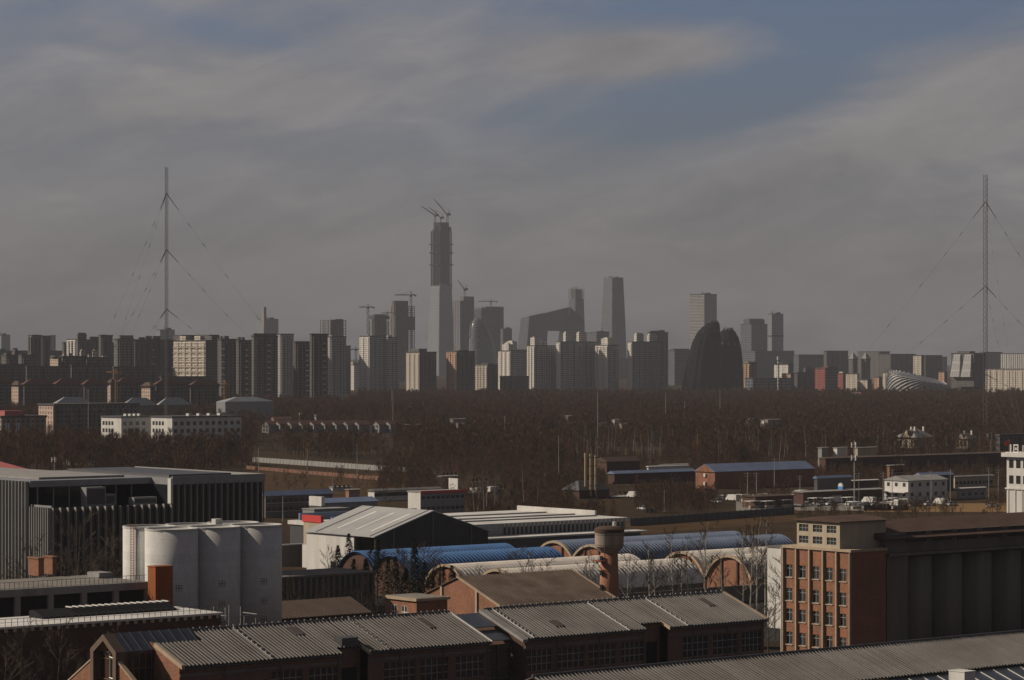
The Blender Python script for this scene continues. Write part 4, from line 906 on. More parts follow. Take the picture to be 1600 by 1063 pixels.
MB().loft([[(x_, 1.1*math.cos(math.pi*i/8), 5.41+1.2*math.sin(math.pi*i/8)) for i in range(9)] for x_ in (-.35,.35)]).build('white_top', M_white, q)

# parked cars ---------------------------------------------------------------------------------------------
def car_meshes(col, nm):
    paint = plain('car_paint_'+nm, col, .3, .1, 1)
    def ring(y, zs): return [(x, y*k_, z) for x, z, k_ in zs]
    b = [(-2.15,.35),(-2.2,.75),(-1.6,.85),(1.2,.92),(2.1,.72),(2.2,.4)]; m = MB().loft([[(x,y,z) for x, z in [(-2.15,.28)]+b+[(2.15,.28)]] for y in (-.86,.86)])
    c = MB().loft([[(-1.7,y*1.05,.84),(1.0,y*1.05,.91),(.35,y*.9,1.42),(-1.2,y*.9,1.42)] for y in (-.78,.78)])
    return m.mesh('body', paint), c.mesh('cabin', M_glass), MB().box(-1.15,.3,-.68,.68,1.421,1.46).mesh('car_roof', paint)
WH = MB().tube((0,-.1,0),(0,.1,0),.33,k=14).mesh('wheel', M_black); HUB = MB().tube((0,-.13,0),(0,-.101,0),.18,k=10).mesh('hubcap', M_steel)
CM = {n: car_meshes(c, n) for n, c in (('white',(.7,.7,.7)),('red',(.45,.04,.04)),('black',(.03,.03,.035)),('silver',(.42,.43,.44)))}
def car(px, py, kind, label, rz=0):
    d = EYE*F/(py-HOR); X = (px-800)/F*d; q = thing('parked_car', label, 'car', (X,d,.002), ANG+rz, 'cars parked in the roadside lots')
    for me in CM[kind]: put(me.name.split('.')[0], me, q)
    for x in (-1.35,1.35):
        for y in (-.8,.8): wo = put('wheel', WH, q, (x,y,.33)); put('hubcap', HUB, wo)
for px, py, kd, lab in ((1196,790,'white','white car nearest the barn end of the car park'),(1182,789,'red','red car beside the low shop'),(1214,788,'white','white car by the short utility pole'),(1230,790,'silver','silver car before the stout crossarm pole'),(1262,791,'white','white car left of the blue sign pillar'),(1284,790,'white','white car shining in front of the market hall'),(1297,790,'silver','silver car just before the sign pillar'),(1330,790,'white','white car at the telecom mast foot'),(1352,791,'black','black car past the telecom mast'),(1366,791,'silver','silver car near the cream house corner'),(1452,790,'white','white car in front of the shady side of the cream house'),(1430,792,'black','black car beside the cream house wall'),(1487,790,'white','white car among brush near red banners'),(1551,792,'white','white car short of the white office'),(1015,801,'black','black car parked in brown brush'),(1005,797,'white','white car in brown brush beside a black car'),(1118,786,'white','white car below the brick barn gable')):
    car(px, py, kd, lab, random.choice((0, R(90), R(180))))

# stalls, vans and containers that crowd the lots
STW = MB().box(-2.2,2.2,-1.6,1.6,2.3,2.45).mesh('canopy', M_white); STP = MB().tube((0,0,0),(0,0,2.3),.06,k=6).mesh('leg', M_steel); STB = MB().box(-2,2,-1.3,-.6,.0,.9).mesh('counter', M_cream)
r_ = random.Random(12)
for i in range(26):
    px = r_.uniform(1160,1400); py = r_.uniform(776,796); d = EYE*F/(py-HOR); q = thing('market_stall', 'small market stall with flat white canopy in the crowded roadside lot', 'stall', ((px-800)/F*d, d, .005), ANG, 'market stalls in the roadside lot')
    put('canopy', STW, q); put('counter', STB, q)
    for x_ in (-2,2):
        for y_ in (-1.4,1.4): put('leg', STP, q, (x_,y_,0))
VB = MB().loft([[(x_,y_,z_) for x_, z_ in ((-2.6,.35),(-2.6,2.1),(-2.4,2.3),(1.5,2.3),(2.2,1.35),(2.7,1.15),(2.75,.35))] for y_ in (-.95,.95)]).mesh('body', M_white); VG = MB().loft([[(x_,y_,z_) for x_, z_ in ((1.45,2.15),(1.57,2.25),(2.26,1.4),(2.1,1.36))] for y_ in (-.85,.85)]).mesh('windscreen', M_glass)
for px, py, lab in ((1145,783,'by the low dark shop row end'),(1222,783,'beside the stout crossarm pole'),(1306,786,'next to the blue sign pillar'),(1358,787,'short of the cream house'),(1408,791,'before the cream house wall'),(1470,789,'before the shady cream house side'),(990,778,'beyond the tan flues in the brush'),(742,772,'past the red trimmed block'),(772,770,'past the slim stems row')):
    d = EYE*F/(py-HOR); q = thing('white_van', 'white van parked '+lab, 'van', ((px-800)/F*d, d, .005), ANG+r_.choice((0,R(90))), 'white vans in the lots'); put('body', VB, q); put('windscreen', VG, q)
    for x_ in (-1.7,1.7):
        for y_ in (-.9,.9): put('wheel', WH, q, (x_,y_,.33))
for px, d, xr, top, wm, rm, lab in ((735,1120,762,764,M_white,M_paleroof,'low white shed past the red trimmed block'),(770,1060,792,771,M_conc,M_paleroof,'pale roofed hut behind the slim stems row'),(955,1090,985,766,M_white,M_conc,'low white hut beyond the tan flues'),(957,1010,988,777,M_dgrey,M_paleroof,'long pale roof in brush beside the tan flues'),(1035,1240,1075,727,M_white,M_conc,'white strip house before the wood near the barn'),(1130,1000,1150,775,M_conc,M_paleroof,'grey hut below the barn gable in brush'),(520,1060,548,762,M_white,M_conc,'white low hut in the field behind the blue depots'),(545,1010,562,766,M_brick,M_conc,'brick hut in the field beside a white one'),(690,1180,715,745,M_conc,M_conc,'grey hut behind the billboard'),(1410,1050,1440,745,M_white,M_paleroof,'white low shed behind the cream house'),(1500,1000,1540,764,M_conc,M_paleroof,'pale roofed stall row near the white office'),(1330,1050,1372,752,M_dbrick,M_paleroof,'pale roofed shed right of the telecom mast')):
    depot('yard_hut', lab, px, d, px-5, xr, top, wm, rm, .4, 4, (1.1,1.1), (1.0,), cat='hut', front=130)
# field walls -----------------------------------------------------------------------------------------------
def strip_wall(name, label, x0, y0, x1, y1, h, mat, nseg, post):
    d0 = EYE*F/(y0-HOR); d1 = EYE*F/(y1-HOR); P0 = Vector(((x0-800)/F*d0, d0, 0)); P1 = Vector(((x1-800)/F*d1, d1, 0)); Ld = (P1-P0).length; an = math.atan2(P1.y-P0.y, P1.x-P0.x)
    q = thing(name, label, 'fence' if 'fence' in name else 'wall', P0, an)
    MB().box(0,Ld,0,.3,0,h).build('panel', mat, q)
    pm = MB().box(-.25,.25,-.12,-.002,0,h+.25).mesh('post', post)
    for i in range(nseg): put('post', pm, q, (Ld*i/(nseg-1), 0, 0))
strip_wall('fence', 'long pale panel fence along the wood behind the brown field', 395, 722, 640, 739, 2.3, M_conc, 44, M_steel)
strip_wall('brick_wall', 'long orange brick field wall in front of the pale fence', 385, 733, 610, 752, 1.5, M_fieldbrick, 30, M_fieldbrick)
strip_wall('fence', 'pale fence line before the wood left of the finned block roof', 95, 726, 165, 728, 2.4, M_white, 14, M_white)
strip_wall('hoarding', 'dark hoarding edging the grass lot beside the vaults', 985, 822, 1240, 803, 2.2, M_dgrey, 30, M_dgrey)
# dry grass lots (sheets just above the ground)
def lot(name, pts, mat, z):
    m = MB(); q_ = []
    for px, py in pts:
        d = EYE*F/(py-HOR); q_.append(((px-800)/F*d, d, z))
    m.quad(*q_); o = m.build(name, mat); o['kind'] = 'structure'
lot('field', [(380,785),(640,772),(640,742),(380,736)], M_field, .004)
lot('field', [(960,838),(1245,815),(1245,797),(960,816)], M_field, .004)
lot('field', [(1350,800),(1600,800),(1600,786),(1350,788)], M_dry, .004)
lot('yard', [(330,1062),(1240,1000),(1240,905),(330,905)], M_asph, .004)
lot('yard', [(1000,940),(1240,930),(1240,905),(1000,915)], M_yard, .008)
lot('car_park', [(1150,798),(1420,798),(1420,772),(1150,772)], M_yard, .004)
a_, b_ = ab(150, 352); q = gth('gravel_roof', 'low pale gravel roof with rows of dark slots beside the glass porch', 'building', a_-70, b_)
MB().box(0,66,0,34,0,6.2).build('wall', M_dbrick, q); MB().box(-.2,66.2,-.2,34.2,6.201,6.6).build('roof', M_yard, q)
so2 = MB().box(-1.1,1.1,-.2,.2,6.602,6.8).mesh('roof_slot', M_dgrey)
for i in range(6):
    for j in range(9): put('roof_slot', so2, q, (64-j*4.2-(i%2)*2, 3+i*5, 0))
# ================================================================== FAR: the city
FA_ = {}
def fac(kind):
    if kind in FA_: return FA_[kind]
    D = {
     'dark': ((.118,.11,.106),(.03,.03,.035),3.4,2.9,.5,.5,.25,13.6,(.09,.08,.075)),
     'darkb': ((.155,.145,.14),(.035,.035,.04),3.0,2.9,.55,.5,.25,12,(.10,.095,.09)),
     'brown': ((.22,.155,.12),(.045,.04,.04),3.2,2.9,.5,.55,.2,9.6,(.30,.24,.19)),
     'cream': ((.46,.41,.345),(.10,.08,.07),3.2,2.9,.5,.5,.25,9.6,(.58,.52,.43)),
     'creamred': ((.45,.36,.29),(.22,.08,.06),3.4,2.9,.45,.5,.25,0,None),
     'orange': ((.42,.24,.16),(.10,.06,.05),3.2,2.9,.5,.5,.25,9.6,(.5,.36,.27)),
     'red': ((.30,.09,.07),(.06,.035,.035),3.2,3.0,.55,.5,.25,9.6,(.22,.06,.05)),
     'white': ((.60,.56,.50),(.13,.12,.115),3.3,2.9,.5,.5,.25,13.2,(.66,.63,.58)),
     'grey': ((.38,.375,.37),(.09,.095,.10),3.2,3.0,.55,.55,.2,9.6,(.36,.36,.36)),
     'glass': ((.16,.17,.185),(.055,.065,.08),4.5,4.0,.8,.7,.15,0,None),
     'paleglass': ((.26,.29,.32),(.16,.185,.21),4.5,4.0,.85,.7,.15,0,None),
     'strip': ((.33,.32,.31),(.05,.05,.055),60,3.6,1.0,.5,.25,0,None),
     'ribs': ((.55,.53,.50),(.07,.07,.075),4.0,60,.55,1.0,.0,0,None),
    }[kind]
    w_, g_, a, b, c, d_, e, bw, bc = D
    FA_[kind] = facade('facade_'+kind, w_, g_, a, b, c, d_, e, bw, bc); return FA_[kind]
M_rooftar = plain('tar_roof', (.09,.085,.08), .9, .3, .05)
def bld(label, cx, d, xl, xr, top, kind, cat='apartment tower', name='apartment_tower', group=None, ph=(), pm=None, bays=0, balc=(), eb=0, east=None, rim=True):
    """City block: near corner at pixel cx / depth d, sunlit east side to pixel xl, north side to xr, roof at row top."""
    a_, b_ = ab(cx, d); hv = on_a(xl, a_)-b_; hu = on_b(xr, b_)-a_; z = zat(top, d)
    q = gth(name, label, cat, a_, b_, group)
    MB().box(0,hu,0,hv,0,z).build('wall', fac(kind), q)
    MB().box(-.5,hu+.5,-.5,hv+.5,z+.002,z+1.1).build('roof', M_rooftar, q)
    if east: MB().box(-.8,-.003,.2,hv-.2,0,z-.5).build('east_wall', fac(east), q)  # many towers have sun and shade painted in: pale east, darker north
    if cat == 'office tower':
        MB().tube((hu*.4,hv*.5,z+1.1),(hu*.4,hv*.5,z+9),.5,.25,6).build('antenna', M_dgrey, q); MB().box(hu*.55,hu*.85,hv*.3,hv*.7,z+1.11,z+4.5).build('plant_room', M_dgrey, q)
    if bays:                                          # projecting bay stacks on the north side
        for i in range(bays):
            x0 = hu*(i+.22)/bays; MB().box(x0, x0+hu/bays*.5, -1.6, -.003, 0, z-2-(i%2)*2.5).build('bay', fac(kind), q)
    if eb:
        for i in range(eb):
            y0 = hv*(i+.15)/eb; MB().box(-1.5, -.003, y0, y0+hv/eb*.45, 0, z-1.5).build('bay', fac(east or kind), q)
    for p0_, p1_, pt in ph:                           # roof-top boxes: pixel span and top row
        u0 = on_b(p0_, b_+hv*.3)-a_; u1 = on_b(p1_, b_+hv*.3)-a_; zt2 = zat(pt, d)
        pm_ = pm or fac('cream' if kind in ('white','cream','orange') else kind)
        po = MB().box(max(u0,.5),max(u1,u0+2),hv*.2,hv*.75,z+1.11,zt2).build('penthouse', pm_, q)
        if zt2-z > 5: MB().box(max(u0,.5)+1,max(u1,u0+2)-1,hv*.3,hv*.6,zt2+.002,zt2+1.5).build('lift_housing', pm_, po)
    for p_, n_ in balc:                               # a stack of small pale balconies
        u0 = on_b(p_, b_)-a_; me = MB().box(-1.8,1.8,-1.6,-.004,0,1.7).mesh('balcony', M_white)
        n_ = int(n_*.7)
        for i in range(n_): put('balcony', me, q, (u0, 0, 6+(z-10)*i/n_))
        MB().box(u0-2.4,u0-2.1,-.8,-.004,0,z-1).build('pilaster', M_conc, q); MB().box(u0+2.1,u0+2.4,-.8,-.004,0,z-1).build('pilaster', M_conc, q)
    return q, hu, hv, z
G1 = None
# --- left: dark residential wall
bld('pale glassy office tower cut by the frame edge', 2, 6000, -12, 16, 524, 'paleglass', 'office tower', 'office_tower')
bld('dark slab with lit sliver on its stepped shoulder, first of the western towers', 50, 3300, 44, 65, 525, 'darkb', ph=((54,60,523),), bays=3, eb=2)
bld('dark slab joined to a stepped shoulder, under a paler tower', 66, 3350, 62, 79, 526, 'dark', bays=2)
bld('pale narrow tower peering past two dark slabs', 79, 5200, 76, 87, 525, 'grey')
bld('short dark tower with white topped penthouses near the frame edge', 10, 2900, 2, 30, 556, 'dark', ph=((22,29,548),(9,15,552)), bays=3)
bld('low dark tower with white cap between frame edge and red-windowed block', 34, 2850, 29, 57, 556, 'darkb', ph=((48,53,551),), bays=4)
bld('pink and white lit block with red windows in a column', 92, 2750, 79, 96, 560, 'dark', east='creamred', ph=((80,84,556),))
bld('dark rows of flats right of the red-windowed block', 98, 2760, 94, 135, 558, 'dark', ph=((99,104,553),(107,112,552),(126,132,548)), pm=fac('cream'), bays=5)
bld('dark flats with a cream rooftop cube', 136, 2780, 134, 176, 560, 'dark', ph=((138,142,554),(145,152,548),(160,167,556)), pm=fac('cream'), bays=5)
bld('checkered pale stepped tower behind the dark flats', 119, 3600, 104, 121, 531, 'white', eb=3)
bld('dark tower with tall square lift tower rising at its east end', 122, 3300, 118, 157, 532, 'darkb', ph=((119,135,522),(140,155,526)), bays=5)
bld('dark tower with brownish raised top next to a pale pole', 158, 3250, 154, 176, 525, 'dark', ph=((158,166,523),), bays=3)
bld('dark gridded tower with long flat penthouse beside a pale pole', 184, 3000, 178, 210, 531, 'darkb', ph=((187,208,524),), bays=4)
bld('wide dark tower with three small roof houses under the slanted pale slab', 211, 3050, 208, 273, 532, 'dark', ph=((217,226,527),(228,237,525),(239,250,525)), bays=7, balc=((240,12),))
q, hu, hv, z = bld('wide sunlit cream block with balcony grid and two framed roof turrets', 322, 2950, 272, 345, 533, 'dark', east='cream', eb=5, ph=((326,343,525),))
for y0, y1 in ((hv*.18,hv*.36),(hv*.64,hv*.82)): MB().box(0,5,y0,y1,z+1.11,z+5.5).build('roof_turret', fac('cream'), q)
for i in range(12):
    MB().box(-2.0,-1.501,.5,hv-.5,4+i*(z-6)/12,4.9+i*(z-6)/12).build('balcony_band', M_cream, q)
bld('dark tower behind the sunlit cream block', 284, 3300, 270, 342, 525, 'dark', ph=((292,305,524),), bays=5)
bld('dark tower with stacked white balconies just east of a taller twin', 346, 2900, 340, 372, 531, 'dark', ph=((344,347,526),(350,357,525)), bays=4, balc=((348,14),))
bld('dark tower with one column of white balconies and twin roof stubs', 373, 2850, 369, 397, 533, 'dark', ph=((370,376,527),(378,382,527)), bays=4, balc=((384,15),))
bld('taller dark tower with square brown top and white balcony column', 397, 2830, 393, 434, 526, 'darkb', ph=((394,432,521),), bays=5, balc=((419,16),))
bld('lighter grey slender tower between two dark balcony towers', 438, 3500, 432, 459, 523, 'grey', ph=((438,458,521.5),), bays=4)
bld('dark low-shouldered tower dotted with small lights of white rails', 462, 2850, 458, 486, 535, 'dark', bays=4, balc=((479,16),))
bld('dark tower with tall central block and white balcony column', 487, 2800, 484, 512, 523, 'darkb', ph=((489,496,521.5),), bays=4, balc=((505,17),))
bld('dim grey tower with pale bays below the bare concrete frame', 516, 3500, 509, 541, 527, 'grey', ph=((518,528,524.5),), bays=5)
for lab, cx, d, xl, xr, top, kd in (
  ('thin lit end block of the mid-rise row near the frame edge', 30, 2350, 18, 34, 604, 'dark'),
  ('thin lit end block of the mid-rise row beside the yellow crane', 174, 2330, 168, 180, 601, 'dark'),
  ('lit end block of the mid-rise row below the sunlit cream block', 236, 2330, 222, 240, 606, 'dark')):
    q, hu, hv, z = bld(lab, cx, d, xl, xr, top, kd, 'apartment block', 'apartment_block', east='creamred')
    MB().loft([[(-1.5,-1.5,z+1.12),(hu+1.5,-1.5,z+1.12),(hu+1.5,hv+1.5,z+1.12),(-1.5,hv+1.5,z+1.12)],[(hu*.45,hv*.3,z+4.6),(hu*.55,hv*.3,z+4.6),(hu*.55,hv*.7,z+4.6),(hu*.45,hv*.7,z+4.6)]]).build('hip_roof', M_rooftile, q)
M_hip = plain('dull_red_tiles', (.15,.075,.06), .9, .3, .1)
for lab, cx, d, xl, xr, top in (
  ('mid-rise with dull red hip roof at the frame edge', -20, 2300, -40, 18, 600), ('mid-rise with dull red hip roof after the first lit end', 38, 2320, 33, 84, 603),
  ('mid-rise with dull red hip roof under the red-windowed block', 88, 2330, 84, 128, 602), ('mid-rise with dull red hip roof left of the yellow crane', 132, 2310, 128, 168, 603),
  ('mid-rise with dull red hip roof right of the yellow crane', 184, 2350, 180, 222, 601), ('mid-rise with dull red hip roof below the cream block', 244, 2340, 240, 292, 603),
  ('mid-rise with dull red hip roof near the second yellow crane', 298, 2360, 293, 342, 605)):
    q, hu, hv, z = bld(lab, cx, d, cx-1.5, xr, top, 'dark', 'apartment block', 'apartment_block', bays=4)
    MB().loft([[(-2,-2,z+1.12),(hu+2,-2,z+1.12),(hu+2,hv+2,z+1.12),(-2,hv+2,z+1.12)],[(hu*.25,hv*.45,z+6),(hu*.75,hv*.45,z+6),(hu*.75,hv*.55,z+6),(hu*.25,hv*.55,z+6)]]).build('hip_roof', M_hip, q)
# back row of mid-rises that closes the gaps of the left district
for i, (cx, xr, top) in enumerate(((-30,40,571),(42,110,574),(112,176,572),(178,250,575),(252,330,590))):
    bld(('westmost','second','third','fourth','last')[i]+' dark block of the back row behind the hip-roofed mid-rises', cx, 2620, cx-2, xr, top, 'dark', 'apartment block', 'apartment_block', bays=6)

for lab, cx, xr, top in (('dim infill tower row behind the gridded tower',100,182,536),('dim infill tower row behind the wide dark tower',186,275,537),('dim infill tower row between sunlit cream block and taller twin',344,402,538),('dim infill tower row behind the grey slender tower',436,548,541),('dim infill tower row by the frame edge towers',-10,100,549)):
    bld(lab, cx, 3900, cx-3, xr, top, 'dark', bays=6, ph=((cx+10,cx+18,top-4),(cx+30,cx+37,top-5)))
# campus in front of the left district
M_hipglass = plain('pale_sheet_hip', (.33,.35,.37), .5, .3, .1)
def hipblock(label, cx, d, xl, xr, top, roof_top, mat):
    a_, b_ = ab(cx, d); hv = on_a(xl, a_)-b_; hu = on_b(xr, b_)-a_; z = zat(top, d); zr_ = zat(roof_top, d); q = gth('campus_hall', label, 'hall', a_, b_)
    MB().box(0,hu,0,hv,0,z).build('wall', mat, q); n = max(1, int(hu/26))
    for i in range(n):
        x0, x1 = hu*i/n, hu*(i+1)/n; MB().loft([[(x0,-.3,z+.01),(x1,-.3,z+.01),(x1,hv+.3,z+.01),(x0,hv+.3,z+.01)],[(x0+(x1-x0)*.3,hv*.4,zr_),(x0+(x1-x0)*.7,hv*.4,zr_),(x0+(x1-x0)*.7,hv*.6,zr_),(x0+(x1-x0)*.3,hv*.6,zr_)]]).build('hip_roof', M_hipglass, q)
    keep(xl-4, xr+4, d-60, d+60); return q
hipblock('grey hall with twin pale hip roofs behind the big dark campus block', 84, 2080, 78, 148, 633, 621, M_grey)
hipblock('wide dim hall with pale hipped roof right of the yellow crane', 192, 2060, 188, 300, 634, 622, M_dconc)
hipblock('pale grey hall with hooked hip roof and lit end', 352, 2020, 338, 428, 628, 621, M_grey)
q, hu, hv, z = bld('big dark campus block with faint window rows and a flat roof', 87, 1780, 60, 217, 634, 'darkb', 'campus block', 'campus_block', bays=8); keep(55,220,1600,1850)
bld('lit stone stair block with one red slit window', 85, 1755, 62, 88, 634, 'dark', 'campus block', 'campus_block', east='creamred'); 
q, hu, hv, z = bld('brownish hall with tall white slit windows and flat roof at the frame edge', 2, 1640, -60, 72, 653, 'brown', 'campus block', 'campus_block'); keep(-60,90,1480,1700)
for px in (8,12,24,28): MB().box(0,.9,-.4,-.004,3,z-3).build('slit_window', M_white, q, loc=(on_b(px,ab(2,1640)[1])-ab(2,1640)[0],0,0))
MB().box(hu*.15,hu*.6,4,12,z+1.12,z+4).build('red_roof', M_redroof, q)
for lab, cx, xl, xr, dd in (('white three-storey block with sunlit end, nearer the big dark campus block', 189.5, 158, 236, 1690), ('white three-storey block with sunlit end and long shady front', 269, 236, 377, 1660)):
    a_, b_ = ab(cx, dd); hv = on_a(xl, a_)-b_; hu = on_b(xr, b_)-a_; z = zat(653, dd); q = gth('white_block', lab, 'school block', a_, b_); keep(xl-4, xr+6, dd-250, dd+50)
    MB().box(0,hu,0,hv,0,z).build('wall', M_white, q); MB().box(-.5,hu+.5,-.5,hv+.5,z+.002,z+.9).build('roof', M_dgrey, q)
    we = MB().box(-.08,-.003,-1.1,1.1,0,2.3).mesh('window', M_winglass); wn_ = MB().box(-1.15,1.15,-.08,-.003,0,2.3).mesh('window', M_winglass)
    for zr_ in (z-4.6,z-9.0,z-13.2):
        for i in range(4): put('window', we, q, (0, hv*(.44+.145*i), zr_))
        for i in range(int(hu/4.4)): put('window', wn_, q, (2.4+4.4*i, 0, zr_))
    for i in range(4): MB().box(hu*(.3+.15*i),hu*(.3+.15*i)+1.6,5,8,z+.91,z+2.2).build('roof_unit', M_white, q)
# ten small white villas in a row
vm = MB().loft([[(x_,0,0),(x_,8,0),(x_,8,5.6),(x_,4,8),(x_,0,5.6)] for x_ in (0,9)]).mesh('wall', M_conc); vr = MB().loft([[(x_,-.6,5.3),(x_,4,8.05),(x_,8.6,5.3),(x_,8.6,5.65),(x_,4,8.4),(x_,-.6,5.65)] for x_ in (-.6,9.6)]).mesh('roof', M_hip)
vw = MB().box(-.06,-.003,-1,1,0,1.6).mesh('window', M_winglass)
keep(400,620,1480,1930)
for i in range(11):
    px = 420+i*17.6+(0 if i < 9 else 14); d = 1880; a_, b_ = ab(px, d)
    q = gth('row_villa', 'small white villa with dull red roof in the row at the wood edge', 'villa', a_, b_, 'row of small white villas')
    put('wall', vm, q); put('roof', vr, q)
    for y_, z_ in ((2.2,1),(5.8,1),(2.2,3.6),(5.8,3.6)): put('window', vw, q, (0,y_,z_))
depot('orange_roof_house', 'small house with orange roof by the wood left of centre', 428, 2000, 424, 456, 655, M_cream, M_obrick, 1.5, 5, (1.5,1.5), (2,))
depot('white_gate_post', 'white block like a gate tower nearer the orange roof', 470, 2010, 467, 472, 646, M_white, M_conc, .3)
depot('white_gate_post', 'second white block like a gate tower, east of its twin', 494, 2010, 491, 496, 648, M_white, M_conc, .3)
depot('white_screen_house', 'white square house standing above the row of villas', 572, 1935, 569, 581, 664, M_white, M_conc, .3)
for px, d, xr, top, lab, mt in ((960,2060,973,656,'white shed cluster house with flat roof in mid wood',M_white),(938,2040,950,661,'two-bay white hut in the wood clearing',M_white),(972,2000,980,662,'tan cube hut at the wood clearing end',M_cream),(888,2150,897,650,'low grey hut deep in the wood',M_conc),(708,2080,728,655,'pale long hut deep in the wood',M_conc),(716,2000,729,662,'white low hut in the wood near a mast',M_white),(632,1990,658,664,'brownish brick hut in the wood',M_obrick),(1170,2080,1178,655,'white hut at the wood beside a lighting mast',M_white),(1194,2050,1203,657,'white twin hut in the eastern wood',M_white),(1200,2000,1219,656,'pale wall hut in the eastern wood',M_conc)):
    depot('wood_hut', lab, px, d, px-5, xr, top, mt, M_conc, .4, 3, (1.4,1.2), (1.5,), cat='hut', front=380)
def villa(label, cx, d, xl, xr, eave, ridge, wm, rm, chim):
    a_, b_ = ab(cx, d); hv = on_a(xl, a_)-b_; hu = on_b(xr, b_)-a_; z = zat(eave, d); zr_ = zat(ridge, d); q = gth('villa', label, 'villa', a_, b_); keep(xl-3, xr+3, d-190, d+50)
    MB().box(0,hu,0,hv,0,z).build('wall', wm, q); MB().loft([[(-1.2,-1.2,z+.01),(hu+1.2,-1.2,z+.01),(hu+1.2,hv+1.2,z+.01),(-1.2,hv+1.2,z+.01)],[(hu*.35,hv*.45,zr_),(hu*.65,hv*.45,zr_),(hu*.65,hv*.55,zr_),(hu*.35,hv*.55,zr_)]]).build('roof', rm, q)
    for f in chim: MB().box(hu*f,hu*f+1.0,hv*.3,hv*.3+1,z+.5,zr_+1.3).build('chimney', M_white, q)
    MB().loft([[(-1.25,hv*.2,z),(-1.25,hv*.6,z),(-1.25,hv*.4,zr_-.3)],[(3,hv*.2,z),(3,hv*.6,z),(3,hv*.4,zr_-.3)]]).build('dormer', wm, q)
    we = MB().box(-.06,-.003,-.8,.8,0,1.8).mesh('window', M_winglass)
    for i in range(3):
        for z_ in (1.2, z-3): put('window', we, q, (0, hv*(.2+.3*i), z_))
villa('large cream villa with hipped roof and chimneys in the eastern wood', 1430, 1560, 1402, 1457, 684, 671, M_cream, M_conc, (.1,.3,.8))
villa('cream villa with lit bay and dark hip roof further east in the wood', 1512, 1560, 1492, 1526, 686, 677, M_cream, M_dconc, (.1,.9))
bld('pale flat block with window rows near the dark roofs', 1545, 1500, 1541, 1558, 681, 'cream', 'block', 'wood_edge_block'); keep(1538,1562,1420,1540)
bld('long black-roofed block at the frame edge above the white office', 1562, 1480, 1556, 1640, 682, 'dark', 'block', 'wood_edge_block'); keep(1552,1650,1400,1520)

# --- centre ------------------------------------------------------------------------------------------
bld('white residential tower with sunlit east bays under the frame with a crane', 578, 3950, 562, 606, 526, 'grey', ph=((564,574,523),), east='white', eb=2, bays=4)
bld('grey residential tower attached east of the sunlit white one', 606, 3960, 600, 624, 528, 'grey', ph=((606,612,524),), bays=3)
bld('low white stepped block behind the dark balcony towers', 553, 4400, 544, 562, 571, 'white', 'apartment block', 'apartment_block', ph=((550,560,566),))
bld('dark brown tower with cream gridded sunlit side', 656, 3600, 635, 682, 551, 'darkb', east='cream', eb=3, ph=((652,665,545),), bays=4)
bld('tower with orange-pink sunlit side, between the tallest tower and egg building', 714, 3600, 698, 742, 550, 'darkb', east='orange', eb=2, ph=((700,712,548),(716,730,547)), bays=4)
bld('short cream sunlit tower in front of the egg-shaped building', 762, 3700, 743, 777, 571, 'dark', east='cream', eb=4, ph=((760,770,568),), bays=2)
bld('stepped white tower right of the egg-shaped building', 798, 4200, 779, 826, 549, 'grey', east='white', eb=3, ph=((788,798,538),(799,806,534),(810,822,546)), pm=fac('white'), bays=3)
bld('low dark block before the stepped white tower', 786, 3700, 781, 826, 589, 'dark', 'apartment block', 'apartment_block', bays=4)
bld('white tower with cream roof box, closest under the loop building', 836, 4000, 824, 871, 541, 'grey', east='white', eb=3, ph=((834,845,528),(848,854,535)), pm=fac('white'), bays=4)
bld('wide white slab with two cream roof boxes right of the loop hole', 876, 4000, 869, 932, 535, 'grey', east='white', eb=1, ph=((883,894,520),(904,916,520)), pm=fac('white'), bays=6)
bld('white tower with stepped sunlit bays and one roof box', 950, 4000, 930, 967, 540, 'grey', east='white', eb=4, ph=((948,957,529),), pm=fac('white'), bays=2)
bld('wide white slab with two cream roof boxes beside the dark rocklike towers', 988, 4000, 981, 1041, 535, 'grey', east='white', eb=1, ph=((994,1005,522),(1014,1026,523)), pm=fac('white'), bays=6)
bld('dark flat tower behind the white slab with two roof boxes', 1016, 4800, 1012, 1044, 520, 'dark', 'office tower', 'office_tower', ph=((1016,1034,517),))
bld('dark horizontal block between loop building and tapered tower', 932, 6500, 914, 952, 520, 'glass', 'office tower', 'office_tower', ph=((931,950,518),))
bld('dim block filling the skyline left of the dark rocklike towers', 1054, 5200, 1043, 1080, 548, 'glass', 'office block', 'office_block', ph=((1052,1076,545),))
bld('dim slab east of the egg-shaped building', 786, 7000, 782, 800, 514, 'glass', 'office tower', 'office_tower')
# offices on the skyline
bld('pale office slab with slanted top behind the sunlit cream block', 250, 5600, 244, 273, 516, 'paleglass', 'office tower', 'office_tower')
q, hu, hv, z = bld('pale office tower with a tall blade fin above the dark towers', 414, 6500, 402, 435, 499, 'paleglass', 'office tower', 'office_tower')
MB().box(-5,2,-3,8,0,zat(480,6500)).build('blade', M_conc, q)
bld('office tower with banded east side and plain pale north side', 1101, 6800, 1078, 1120, 460, 'paleglass', 'office tower', 'office_tower', east='strip', ph=((1082,1095,459),))
q, hu, hv, z = bld('broad dim tower with stepped crown east of the rocklike towers', 1174, 6500, 1157, 1199, 507, 'glass', 'office tower', 'office_tower', ph=((1166,1193,499),))
q, hu, hv, z = bld('slim pale tower with belt line and small roof dish', 1206, 6400, 1200, 1224, 491, 'paleglass', 'office tower', 'office_tower')
MB().box(-.8,hu+.8,-.8,hv+.8,z*.66,z*.66+3).build('belt', M_dgrey, q); MB().tube((8,8,z),(8,8,z+8),2.2,.4,8).build('roof_mast', M_dgrey, q)
